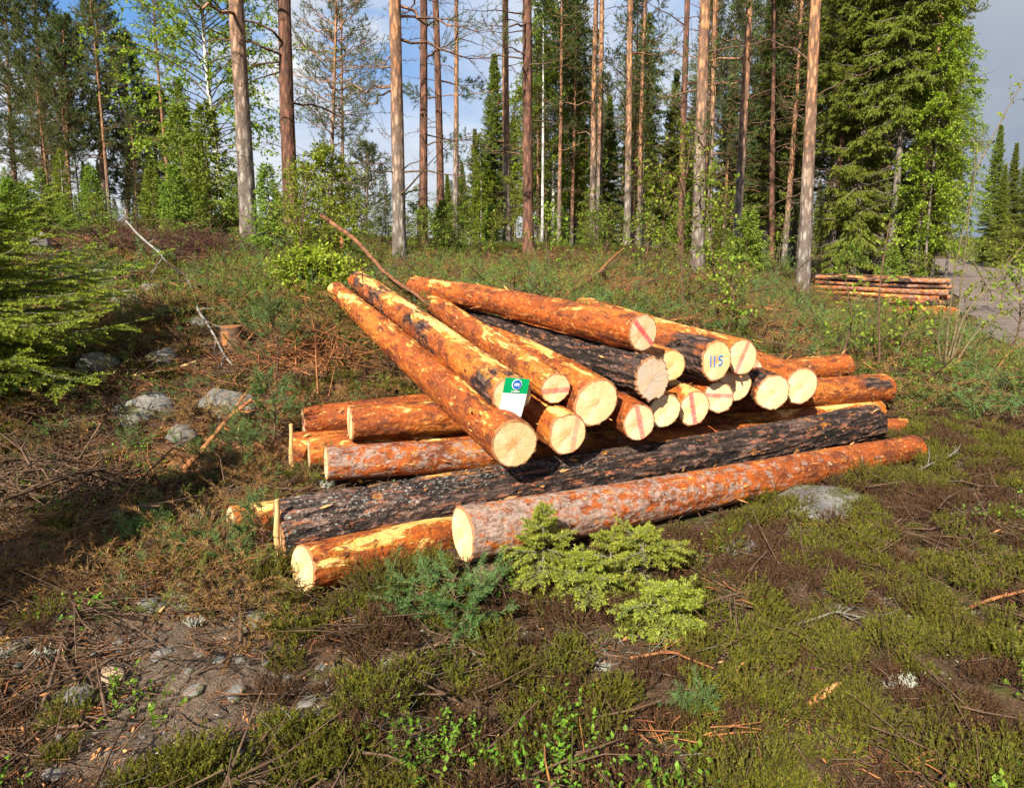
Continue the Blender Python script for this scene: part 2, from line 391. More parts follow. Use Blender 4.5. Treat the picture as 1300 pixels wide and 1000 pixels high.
def _ground_mat():
    k = material('forest_floor'); c = k.co
    n0 = k.noise(c, 0.9, 4, 0.6); n1 = k.noise(c, 4.5, 6, 0.65); n2 = k.noise(c, 28, 5, 0.7); v = k.voro(c, 55); n3 = k.noise(c, 110, 3, 0.7)
    col = k.mix(k.mapr(n2, 0.36, 0.64), (0.040, 0.024, 0.014), (0.135, 0.080, 0.046))
    col = k.mix(k.mapr(n3, 0.60, 0.68, 0, 0.9), col, (0.30, 0.18, 0.09))
    col = k.mix(k.mapr(n1, 0.53, 0.62, 0, 0.75), col, k.mix(k.mapr(n2, 0.4, 0.6), (0.035, 0.045, 0.008), (0.11, 0.125, 0.022)))
    col = k.mix(k.mapr(k.noise(c, 7.5, 6, 0.75), 0.60, 0.65, 0, 0.7), col, (0.27, 0.27, 0.22))
    soil = k.attr('soil')
    scol = k.mix(k.mapr(n2, 0.35, 0.65), (0.095, 0.065, 0.045), (0.20, 0.145, 0.105))
    scol = k.mix(k.mapr(n3, 0.62, 0.70, 0, 0.8), scol, (0.34, 0.30, 0.26))
    col = k.mix(k.mapr(k.math('ADD', soil, k.math('MULTIPLY', k.math('SUBTRACT', n1, 0.5), 1.6)), 0.45, 0.62), col, scol)
    red = k.attr('litter')
    rcol = k.mix(k.mapr(n2, 0.35, 0.65), (0.17, 0.068, 0.028), (0.36, 0.17, 0.075))
    col = k.mix(k.mapr(k.math('ADD', red, k.math('MULTIPLY', k.math('SUBTRACT', n1, 0.5), 1.8)), 0.5, 0.75), col, rcol)
    return surf(k, col, 0.95, k.math('ADD', k.math('MULTIPLY', n1, 2.0), k.math('ADD', n2, k.math('MULTIPLY', n3, .6))), 0.9, 0.03, 0.15)
def build_ground():
    n = 470; a = 1.6; t = np.linspace(-6.9, 6.9, n); X = a*np.sinh(t); Yy = 4.2+a*np.sinh(np.linspace(-6.9, 6.9, n))
    gx, gy = np.meshgrid(X, Yy, indexing='ij'); x = gx.ravel(); y = gy.ravel(); z = H(x, y)
    i = np.arange(n-1)[:, None]*n+np.arange(n-1)[None]; i = i.ravel()
    mb = MB(); mb.add(np.c_[x, y, z], np.c_[i, i+n, i+n+1, i+1], 0, 0.5, True)
    me = mb.mesh('ground', _ground_mat())
    def spot(cx, cy, rx, ry): return np.exp(-(((x-cx)/rx)**2+((y-cy)/ry)**2))
    s1 = gp(235, 800); s2 = gp(250, 900, 1.0)
    soil = 0.95*spot(s1.x, s1.y, .36, .32)+0.8*spot(s2.x, s2.y, .35, .35)+0.3*spot(-1.5, 2.0, .6, .3)
    r1 = gp(745, 345); r2 = gp(300, 470); r3 = gp(1010, 655); r4 = gp(400, 520); r5 = gp(150, 620)
    lit = 1.0*spot(r1.x, r1.y, 2.2, 2.5)+0.7*spot(r2.x, r2.y, 1.2, 1.2)+0.5*spot(r3.x, r3.y, .35, .3)+0.45*spot(r4.x, r4.y, .8, .8)+0.6*spot(r5.x, r5.y, .9, .7)+0.35*spot(4, 10, 4, 2)
    for nm, val in (('soil', soil), ('litter', lit)):
        at_ = me.attributes.new(nm, 'FLOAT', 'POINT'); at_.data.foreach_set('value', np.clip(val, 0, 1).astype('f'))
    tag(obj('ground', me), kind='structure')
build_ground()
def build_road():
    n, m = 90, 14; ys = np.linspace(9.6, 60, n); mb = MB(); V = []
    for y in ys:
        c = 12.15+0.55*(y-14)
        for j in range(m): V.append((c-2.9+5.8*j/(m-1)+0.15*math.sin(y*1.3+j), y, 0))
    V = np.array(V); V[:, 2] = H0(V[:, 0], V[:, 1])+0.035+0.02*fbm(V[:, 0]*2, V[:, 1]*2, seed=2)
    i = (np.arange(n-1)[:, None]*m+np.arange(m-1)[None]).ravel(); mb.add(V, np.c_[i, i+1, i+m+1, i+m], 0, .5, True)
    k = material('gravel_road'); n1 = k.noise(k.co, 3, 6, 0.7); n2 = k.noise(k.co, 40, 4, 0.7)
    col = k.mix(k.mapr(n1, 0.4, 0.62), (0.13, 0.095, 0.08), (0.22, 0.175, 0.15)); col = k.mix(k.mapr(n2, 0.6, 0.7), col, (0.32, 0.28, 0.25))
    tag(obj('road', mb.mesh('road', surf(k, col, 0.95, n2, 0.6, 0.03))), kind='structure')
build_road()

# ------------------------------------------------------------------ logs
def _bark():
    # object colour: r = how dark and fissured, g = how much bark is scuffed off, b = lichen, a = 1
    k = material('log_bark'); oc = k.new('ShaderNodeObjectInfo'); cr = k.new('ShaderNodeSeparateColor'); k.l.new(oc.outputs['Color'], cr.inputs[0])
    dark, peel, lich = cr.outputs
    off = k.new('ShaderNodeCombineXYZ'); k.put(off.inputs[0], k.math('MULTIPLY', oc.outputs['Random'], 57.0)); k.put(off.inputs[1], k.math('MULTIPLY', oc.outputs['Random'], 23.0))
    c = k.vm('ADD', k.co, off.outputs[0])
    cl = k.scale(c, 0.34, 1, 1)
    wv = k.noise(cl, 9, 5, 0.7); fine = k.noise(k.scale(c, .5, 1, 1), 60, 4, 0.7); big = k.noise(k.scale(c, .6, 1, 1), 2.6, 4, 0.6)
    plate = k.voro(k.vm('ADD', k.scale(c, 0.42, 1, 1), k.vm('MULTIPLY', k.noise(c, 9, 3, .6, col=True), (.09, .09, .09))), 26)
    # thin upper-stem bark: orange to red brown, flaky
    gr = k.attr('grey')
    thin = k.mix(k.mapr(wv, 0.34, 0.66), (0.095, 0.022, 0.007), (0.47, 0.100, 0.011))
    thin = k.mix(k.mapr(k.noise(cl, 3.3, 4, .65), 0.52, 0.62, 0, 0.7), thin, (0.60, 0.200, 0.024))
    thin = k.mix(k.mapr(k.noise(k.scale(c, .30, 1, 1), 38, 5, .8), 0.50, 0.56, 0, 0.6), thin, (0.20, 0.055, 0.020))
    thin = k.mix(k.mapr(k.noise(c, 30, 5, .8), 0.57, 0.62, 0, 0.75), thin, (0.66, 0.33, 0.10))
    thin = k.mix(k.mapr(fine, 0.46, 0.62, 0, 0.55), thin, (0.30, 0.085, 0.025))
    thin = k.mix(k.mapr(k.noise(k.scale(c, .45, 1, 1), 12, 6, .75), 0.53, 0.58, 0, 0.85), thin, (0.105, 0.030, 0.014))
    scale_ = k.mapr(k.math('ADD', k.noise(k.scale(c, .7, 1, 1), 20, 6, .75), k.mapr(gr, 0, 1, -.14, .10)), 0.50, 0.56)
    thin = k.mix(k.math('MULTIPLY', scale_, .85), thin, k.mix(k.mapr(fine, .4, .6), (0.17, 0.115, 0.09), (0.36, 0.28, 0.235)))
    # thick butt bark: black brown with red-brown plate faces
    thick = k.mix(k.mapr(wv, 0.40, 0.62), (0.016, 0.011, 0.010), (0.095, 0.060, 0.048))
    thick = k.mix(k.mapr(k.math('ADD', plate, k.math('MULTIPLY', k.math('SUBTRACT', fine, .5), .6)), 0.46, 0.24, 0, .85), thick, (0.19, 0.115, 0.09))
    thick = k.mix(k.mapr(k.attr('furrow'), 0.1, 0.6, 0, .9), thick, (0.012, 0.009, 0.008))
    thick = k.mix(k.mapr(k.noise(k.scale(c, .22, 1, 1), 26, 5, .75), 0.56, 0.63, 0, 0.85), thick, (0.34, 0.125, 0.060))
    lm = k.math('MULTIPLY', lich, k.attr('lichen'))
    thick = k.mix(k.mapr(k.math('ADD', k.noise(k.scale(c, .7, 1, 1), 62, 6, .85), k.mapr(lm, 0, 1, -.16, .0)), 0.560, 0.60, 0, 0.85), thick, (0.44, 0.44, 0.39))
    m = k.mapr(k.math('ADD', big, k.math('MULTIPLY', k.math('SUBTRACT', dark, 0.5), 0.75)), 0.46, 0.53)
    col = k.mix(m, thin, thick)
    # scuffed patches down to the pale wood, thinner rim where the bright inner bark shows
    pk = k.math('ADD', k.math('MULTIPLY', k.noise(k.scale(c, 0.36, 1, 1), 5.6, 6, 0.7, 0.8), .8), k.math('MULTIPLY', k.noise(k.scale(c, 0.22, 1, 1), 24, 5, 0.75), .2))
    pk = k.math('ADD', pk, k.math('MULTIPLY', k.attr('scuff'), 0.13))
    thr = k.mapr(peel, 0, 1, 0.80, 0.53); d = k.math('SUBTRACT', pk, thr)
    rim = k.mapr(d, -0.025, -0.004); core = k.mapr(d, 0.0, 0.02)
    col = k.mix(k.math('MULTIPLY', rim, 0.8), col, (0.62, 0.22, 0.028))
    wood = k.mix(k.mapr(k.noise(k.scale(c, .08, 1, 1), 30, 4, .6), 0.35, 0.65), (0.66, 0.30, 0.055), (0.84, 0.53, 0.19))
    col = k.mix(core, col, wood)
    kt = k.attr('knot'); col = k.mix(k.mapr(k.math('ADD', kt, k.math('MULTIPLY', k.math('SUBTRACT', fine, .5), .5)), 0.30, 0.50, 0, .55), col, (0.50, 0.21, 0.05)); col = k.mix(k.mapr(kt, 0.62, 0.80, 0, .8), col, (0.16, 0.06, 0.025))
    h = k.math('ADD', k.math('MULTIPLY', wv, k.mapr(m, 0, 1, 0.5, 2.2)), k.math('MULTIPLY', fine, k.mapr(m, 0, 1, 0.5, 1.0)))
    h = k.math('SUBTRACT', h, k.math('MULTIPLY', plate, k.mapr(m, 0, 1, 0.6, 1.6)))
    h = k.math('SUBTRACT', h, k.math('MULTIPLY', core, 0.9))
    surf(k, col, k.mapr(m, 0, 1, 0.62, 0.85), h, 1.0, 0.015, 0.22)
    return k.m
M_LOGBARK = _bark()
def _cut():
    # sawn end: growth rings, darker heart, stained rim; object colour r,g = stripe angle and offset, b = weathering, a = stripe strength
    k = material('sawn_end'); oc = k.new('ShaderNodeObjectInfo'); cr = k.new('ShaderNodeSeparateColor'); k.l.new(oc.outputs['Color'], cr.inputs[0])
    x, y, z = k.xyz(k.co); ny = k.math('SUBTRACT', y, 0.008); r = k.math('SQRT', k.math('ADD', k.math('MULTIPLY', ny, ny), k.math('MULTIPLY', z, z)))
    rr = k.math('ADD', r, k.math('MULTIPLY', k.noise(k.co, 14, 3, .5), 0.012))
    ring = k.math('SINE', k.math('MULTIPLY', rr, 900.0)); rim = k.attr('tint')
    oi = oc.outputs['Random']
    base = k.mix(oi, (0.80, 0.56, 0.29), (0.84, 0.50, 0.20))
    heart = k.math('MULTIPLY', k.mapr(rr, 0.062, 0.050, 0, 1), k.mapr(k.math('FRACT', k.math('MULTIPLY', oi, 7.3)), .35, .6)); base = k.mix(k.math('MULTIPLY', heart, .55), base, (0.66, 0.31, 0.10)); slow = k.math('SINE', k.math('MULTIPLY', rr, 260.0))
    col = k.mix(k.mapr(ring, 0.1, 1.0, 0, 0.42), base, (0.55, 0.28, 0.09)); col = k.mix(k.mapr(slow, 0.3, 1.0, 0, 0.22), col, (0.60, 0.33, 0.12))
    col = k.mix(k.mapr(k.noise(k.co, 11, 4, .6), 0.45, 0.62, 0, 0.5), col, (0.90, 0.74, 0.50))
    col = k.mix(k.mapr(rr, 0.030, 0.042, 0.38, 0.0), col, (0.60, 0.27, 0.08))
    ang = k.math('MULTIPLY', k.math('ARCTAN2', z, ny), 1.0); star = k.noise(k.new('ShaderNodeCombineXYZ').outputs[0], 1)
    cz = k.new('ShaderNodeCombineXYZ'); k.put(cz.inputs[0], k.math('COSINE', ang)); k.put(cz.inputs[1], k.math('SINE', ang)); k.put(cz.inputs[2], oi)
    col = k.mix(k.mapr(k.noise(cz.outputs[0], 14, 2, .5), 0.68, 0.78, 0, 0.14), col, (0.55, 0.33, 0.15))
    saw = k.noise(k.scale(k.co, 1, 2.5, 90), 1.0, 3, .5)
    col = k.mix(k.mapr(saw, 0.45, 0.70, 0, 0.38), col, (0.60, 0.38, 0.18))
    col = k.mix(k.math('MULTIPLY', cr.outputs[2], k.mapr(k.noise(k.co, 9, 4, .6), 0.3, 0.6, 0.4, 1)), col, (0.46, 0.40, 0.36))
    col = k.mix(k.mapr(k.noise(k.vm('ADD', k.co, (3, 1, 7)), 7, 6, .75), .58, .70, 0, .45), col, (0.40, 0.25, 0.13))
    # sprayed stripe
    a = k.math('MULTIPLY', cr.outputs[0], math.pi); s = k.math('ADD', k.math('MULTIPLY', y, k.math('COSINE', a)), k.math('MULTIPLY', z, k.math('SINE', a)))
    s = k.math('SUBTRACT', s, k.mapr(cr.outputs[1], 0, 1, -0.1, 0.1)); s = k.math('ADD', s, k.math('MULTIPLY', k.math('SUBTRACT', k.noise(k.co, 30, 3, .6), .5), .012))
    st = k.math('MULTIPLY', k.mapr(k.math('ABSOLUTE', s), 0.022, 0.010, 0, 1, True), oc.outputs['Alpha'])
    st = k.math('MULTIPLY', st, k.math('MULTIPLY', k.mapr(k.noise(k.co, 45, 5, .8), 0.36, 0.50, 0.45, 1), k.mapr(saw, .35, .6, 1, .8)))
    col = k.mix(st, col, (0.80, 0.03, 0.075))
    col = k.mix(k.mapr(k.math('ADD', rim, k.math('MULTIPLY', k.noise(k.co, 45, 3, .6), 0.10)), 0.985, 1.03, 0, 0.9), col, (0.26, 0.10, 0.035))
    return surf(k, col, 0.75, k.math('ADD', saw, k.math('MULTIPLY', ring, 0.1)), 0.35, 0.003, 0.2)
M_CUT = _cut()

LOGS = []
def make_log(name, A, B, dA, dB, dark, peel, lich, label, cat='log', group=None, stripe=None, grey=0.0, res=(230, 56), seed=0, bend=0.02, knots=5, stripeB=None, flakes=1.0, ellipse=0.04, greyness=0.0, greyfade=1.0):
    ellipse = .02+.05*((seed*0.618) % 1); grey = max(grey, .35*((seed*0.37) % 1)) if res[0] > 100 else grey
    A = Vector(A); B = Vector(B); X = (B-A); L = X.length; X.normalize(); Z = Vector((0, 0, 1)); Yv = Z.cross(X).normalized(); Z = X.cross(Yv)
    t = thing(name, label, cat, (0, 0, 0), 0, group)
    LOGS.append((np.array(A), np.array(B), dA/2, dB/2))
    t.matrix_world = Matrix(((X.x, Yv.x, Z.x, A.x), (X.y, Yv.y, Z.y, A.y), (X.z, Yv.z, Z.z, A.z), (0, 0, 0, 1)))
    nl, ns = res; u = np.linspace(0, 1, nl)[:, None]; th = np.linspace(0, 2*math.pi, ns, endpoint=False)[None]
    r = (dA+(dB-dA)*u)/2*np.ones_like(th); ca, sa = np.cos(th), np.sin(th); xx = u*L*np.ones_like(th)
    o = seed*7.7
    r = r*(1+ellipse*np.cos(2*th+seed)+0.035*fbm(xx*1.1+o, ca*.7+0*xx, sa*.7+0*xx, 3, seed))
    rg = np.random.default_rng(seed+100); kn = 0*r
    for q in range(knots):                                    # branch swellings, in whorls along the stem
        kx = rg.random()*L; ka = rg.random()*6.28; d2 = ((xx-kx)/0.06)**2+((np.angle(np.exp(1j*(th-ka))))/0.30)**2
        r = r+0.014*np.exp(-d2); kn = kn+np.exp(-d2*4.5)
    dk = dark
    fs = fbm(xx*5+o, ca*5+0*xx, sa*5+0*xx, 4, seed+5, .6); rdg = 1-np.abs(fbm(xx*2.6+o, ca*6.5+0*xx, sa*6.5+0*xx, 3, seed+9, .6))*2.2
    r = r+(0.0035+0.007*dk)*fs-dk*dk*0.022*np.clip(rdg-.5, 0, 1)*2
    r = r+0.0022*vn(xx*38, ca*14+o+0*xx, sa*14+0*xx, seed+3)
    cy = bend*np.sin(u*math.pi)*(1 if seed % 2 else -1); cz = bend*.6*np.sin(u*math.pi*1.3+seed)*np.sin(u*math.pi)
    V = np.stack([xx, cy+r*ca, cz+r*sa], -1); jag = 0.010*vn(np.arange(ns)*.8, np.full(ns, seed*3.3), None, seed)+.006*vn(np.arange(ns)*2.3, np.full(ns, 5.1), None, seed); V[0, :, 0] += jag; V[-1, :, 0] -= jag
    i = np.arange(nl-1)[:, None]*ns; j = np.arange(ns)[None]; kk = (j+1) % ns
    Fc = np.stack([i+j, i+kk, i+ns+kk, i+ns+j], -1).reshape(-1, 4)[:, ::-1]
    mb = MB(); mb.add(V.reshape(-1, 3), Fc, 0, 0.5, True); me = mb.mesh('bark', M_LOGBARK)
    # rubbing marks gather along the upper side and where limbs were cut
    top = np.clip(sa, 0, 1)+0.8*fbm(xx*1.5+o, ca+0*xx, sa+0*xx, 3, seed+31)
    a_ = me.attributes.new('scuff', 'FLOAT', 'POINT'); a_.data.foreach_set('value', (top*np.ones_like(xx)).ravel().astype('f'))
    for nm_, val_ in (('knot', np.clip(kn, 0, 1)), ('furrow', np.clip(rdg-.5, 0, 1)*2+0*xx), ('grey', greyness*(1-u*greyfade)+0*xx), ('lichen', np.clip(.85-u*1.5+.75*np.clip(sa, -.6, 1)+.4*fbm(xx*2+o, ca+0*xx, sa+0*xx, 2, seed), 0, 1.2)+0*xx)):
        a_ = me.attributes.new(nm_, 'FLOAT', 'POINT'); a_.data.foreach_set('value', val_.ravel().astype('f'))
    b = obj('bark', me, t); b.color = (dark, peel, lich, 1)
    for e, flip in ((0, 1), (nl-1, -1)):
        rings = (0.0001, .25, .5, .75, .9, .965, 1.0); mf = MB(); c = np.array((u[e, 0]*L, cy[e, 0], cz[e, 0])); VV = []; TT = []
        off = -0.006*flip
        for q in rings:
            rad = r[e]*q*(0.955 if q == 1.0 else .955)
            wob = 0.0015*vn(np.arange(ns)*.9, np.full(ns, q*9), None, seed)
            P = np.stack([np.full(ns, c[0]+off)+wob, c[1]+rad*ca[0], c[2]+rad*sa[0]], -1); VV.append(P); TT.append(np.full(ns, q))
        P = np.stack([V[e, :, 0], c[1]+r[e]*ca[0], c[2]+r[e]*sa[0]], -1)*1.0; VV.append(P); TT.append(np.full(ns, 1.1))
        VV = np.concatenate(VV); TT = np.concatenate(TT); m = len(rings)+1
        ii = np.arange(m-1)[:, None]*ns; F2 = np.stack([ii+j, ii+kk, ii+ns+kk, ii+ns+j], -1).reshape(-1, 4)
        if flip == 1: F2 = F2[:, ::-1]
        mf.add(VV, F2, 0, TT, True); f = obj('sawn_end', mf.mesh('sawn_end', M_CUT), t)
        st = stripe if e == 0 else stripeB
        f.color = (st[0], st[1], grey if e == 0 else 0.0, st[2]) if st else (0, .5, grey if e == 0 else 0.0, 0)
    # loose bark flakes and torn strips standing off the stem
    nf = int(190*flakes*L/4)
    if nf > 4:
        fm = MB(); k = rg.integers(1, nl-2, nf); a = rg.random(nf)*6.28; jj = (a/6.283*ns).astype(int) % ns
        P = V[k, jj]; rad = nrm(np.stack([0*a, np.cos(a), np.sin(a)], -1)); ax = np.stack([rg.choice([-1, 1], nf), rg.normal(0, .25, nf), rg.normal(0, .25, nf)], -1)
        blades(fm, P-rad*0.003, nrm(ax+rad*(0.15+.45*rg.random((nf, 1)))), np.cross(ax, rad), (.018+.075*rg.random(nf)**3), .006+.016*rg.random(nf), 0, rg.random(nf))
        fl = obj('bark_flakes', fm.mesh('bark_flakes', M_FLAKE), t); fl['kind'] = 'stuff'
    return t
k_ = material('bark_flake'); M_FLAKE = surf(k_, k_.mix(k_.attr('tint'), (0.16, 0.045, 0.015), (0.62, 0.30, 0.10)), 0.7)
def L_(name, a, b, wa, wb, dark, peel, lich, label, **kw):
    A = at(*a); B = at(*b); return make_log(name, A, B, wid(wa, a[2]), wid(wb, b[2]), dark, peel, lich, label, **kw), A, B
G_TOP = 'logs laid across the top of the near pile'; G_LOW = 'logs of the lower layers of the near pile'
S = lambda deg, off, amt=0.9: ((deg % 180)/180.0, 0.5+off/0.2, amt)
# lower layers: butt ends to the left, running away to the right
L_('log', (385, 722, 3.16), (760, 640, 4.55), 68, 44, .02, .60, .2, 'bright orange log lowest at the front left corner of the pile', group=G_LOW, seed=1, bend=.01)
L_('log', (355, 679, 3.50), (1108, 537, 5.50), 94, 46, .93, .24, .95, 'thickest log of the lower layers, black fissured bark flecked with pale lichen', group=G_LOW, seed=2, res=(420, 90), bend=.02, knots=9, flakes=.5)
L_('log', (588, 678, 3.36), (1162, 568, 5.30), 70, 31, .18, .20, .9, 'frontmost reddish grey log whose oval sawn end sits above the small spruces', group=G_LOW, seed=4, greyness=1.0, greyfade=.95, res=(420, 70), bend=.012, knots=8)
L_('log', (415, 588, 4.20), (1148, 543, 5.88), 44, 24, .10, .35, .9, 'orange log with grey scaly patches lying directly behind the black lichened log', group=G_LOW, seed=5, greyness=.75, greyfade=1.6)
L_('log', (445, 537, 4.60), (1122, 492, 6.30), 46, 37, .30, .40, .8, 'log whose left butt end stands out in front, marked with a thin red stroke', group=G_LOW, seed=6, stripe=S(20, .0, .9))
L_('log', (386, 536, 4.92), (1072, 464, 6.80), 42, 31, .22, .30, .2, 'rearmost lower log with a magenta spot on its left butt end', group=G_LOW, seed=7, stripe=S(95, .0, .9))
L_('log', (393, 577, 4.58), (1112, 522, 6.20), 42, 31, .05, .68, .1, 'pale peeled log wedged between two orange butt ends on the left side', group=G_LOW, seed=8)
L_('log', (371, 580, 4.80), (900, 540, 5.7), 62, 30, .20, .55, .1, 'leftmost butt end standing edge on beside the young pine', group=G_LOW, seed=9, bend=.0)
L_('log', (294, 662, 3.66), (700, 600, 5.0), 40, 34, .12, .50, .1, 'thin orange log poking out to the left behind the black log', group=G_LOW, seed=10)
# upper layer: sawn ends toward the viewer
L_('log', (653, 563, 3.75), (428, 370, 7.10), 67, 24, .20, .55, .3, 'leftmost top log, long and orange with the largest clean round end facing us', group=G_TOP, seed=11, res=(420, 72), bend=.015, knots=9)
LT, TA, TB = L_('log', (650, 501, 3.92), (455, 357, 7.20), 54, 26, .44, .66, .3, 'top log carrying the green and white paper tag on its end', group=G_TOP, seed=12, res=(380, 60), bend=.01, knots=8, grey=.15)
L_('log', (705, 493, 4.14), (535, 372, 7.20), 40, 24, .22, .58, .2, 'small top log right of the tagged one with a horizontal pink stripe', group=G_TOP, seed=13, stripe=S(90, -.012, .75))
L_('log', (757, 511, 4.18), (570, 398, 7.00), 62, 30, .28, .42, .2, 'unmarked round ended log two to the right of the paper tag', group=G_TOP, seed=14)
L_('log', (721, 551, 4.02), (560, 440, 6.4), 54, 32, .25, .55, .1, 'splintery ended log just right of the largest round end, pink smear along its right', group=G_TOP, seed=15, stripe=S(8, -.045, .5))
L_('log', (811, 536, 4.25), (640, 420, 6.9), 47, 28, .20, .50, .1, 'low log under the grey ended one with an upright pink stripe', group=G_TOP, seed=16, stripe=S(-15, .005, .7))
L_('log', (828, 481, 4.34), (548, 394, 7.10), 60, 26, .98, .03, .55, 'black scaly barked top log with a weathered grey end', group=G_TOP, seed=17, grey=.75, res=(360, 70), bend=.012, flakes=.5)
L_('log', (816, 422, 4.42), (528, 364, 7.10), 48, 26, .16, .48, .1, 'highest log of the pile, orange bark and a diagonal red stroke on its end', group=G_TOP, seed=18, res=(380, 64), bend=.02, knots=8, stripe=S(-45, .0, .9))
L_('log', (851, 464, 4.72), (640, 400, 7.4), 43, 28, .25, .5, .1, 'plain pale end peeping out right of the grey ended black log', group=G_TOP, seed=19)
L_('log', (843, 521, 4.48), (700, 440, 6.9), 46, 28, .40, .3, .3, 'low rough end half hidden beneath the black scaly log', group=G_TOP, seed=20)
L_('log', (881, 518, 4.62), (740, 440, 7.0), 44, 26, .15, .6, .1, 'small orange sided end with an upright red stripe, low in the middle', group=G_TOP, seed=21, stripe=S(-12, -.01, .85))
L1, NA, NB = L_('log', (909, 458, 4.82), (660, 395, 7.7), 50, 30, .48, .14, .1, 'top log with blue handwritten digits on its end', group=G_TOP, seed=22)
L_('log', (942, 453, 5.08), (740, 392, 7.9), 45, 28, .15, .55, .1, 'upper right log with a slanting thin pink line down its end', group=G_TOP, seed=23, stripe=S(22, .0, .7))
L_('log', (912, 504, 4.92), (760, 440, 7.3), 42, 26, .20, .5, .1, 'low end with a horizontal pink stripe, left of the dark barked stub', group=G_TOP, seed=24, stripe=S(95, .012, .7))
L_('log', (932, 488, 5.16), (790, 425, 7.6), 46, 28, .20, .5, .1, 'plain end squeezed below the numbered log', group=G_TOP, seed=25)
L_('log', (950, 472, 5.45), (810, 415, 8.0), 40, 26, .20, .5, .1, 'end tucked behind the pink lined log, red smear at its rim', group=G_TOP, seed=28, stripe=S(20, -.04, .6))
L_('log', (981, 498, 5.20), (840, 438, 7.2), 47, 30, .60, .15, .3, 'dark barked stub with an oval end near the right of the pile', group=G_TOP, seed=26)
L_('log', (1017, 490, 5.42), (880, 432, 7.5), 46, 30, .30, .3, .1, 'rightmost of the ends facing us, pale and splintered at its edge', group=G_TOP, seed=27)

# blue digits 115 on a sawn end, pink marks are in the sawn surface itself
def face_frame(A, B):
    X = (B-A).normalized(); Yv = Vector((0, 0, 1)).cross(X).normalized(); Z = X.cross(Yv); return X, -Yv, Z
k_ = material('blue_marker'); M_BLUE = surf(k_, (0.02, 0.19, 0.52), 0.6)
def digits():
    X, Rt, Up = face_frame(NA, NB); mb = MB()
    def stroke(pts):
        P = []
        pts = np.array(pts); n = 24; u = np.linspace(0, len(pts)-1, n); px = np.interp(u, range(len(pts)), pts[:, 0]); py = np.interp(u, range(len(pts)), pts[:, 1])
        C = [NA-X*0.0095+Rt*a+Up*b for a, b in zip(px, py)]
        C = np.array(C); T = nrm(np.gradient(C, axis=0)); Wd = nrm(np.cross(T, np.array(X)))*0.0052; D = np.array(X)*-0.0012
        V = np.concatenate([C+Wd, C-Wd, C-Wd*.8+D, C+Wd*.8+D]); i = np.arange(n-1)
        for p, q in ((0, 1), (1, 2), (2, 3), (3, 0)): mb.add(V, np.c_[p*n+i, q*n+i, q*n+i+1, p*n+i+1])
    stroke([(-.057, .042), (-.052, -.035)]); stroke([(-.022, .038), (-.020, -.038)])
    stroke([(.050, .034), (.026, .032), (.017, .028), (.016, .008), (.030, .010), (.043, .002), (.046, -.014), (.036, -.028), (.016, -.032)])
    o = obj('painted_number', mb.mesh('painted_number', M_BLUE)); o.parent = L1; bpy.context.view_layer.update(); o.matrix_parent_inverse = L1.matrix_world.inverted()
digits()
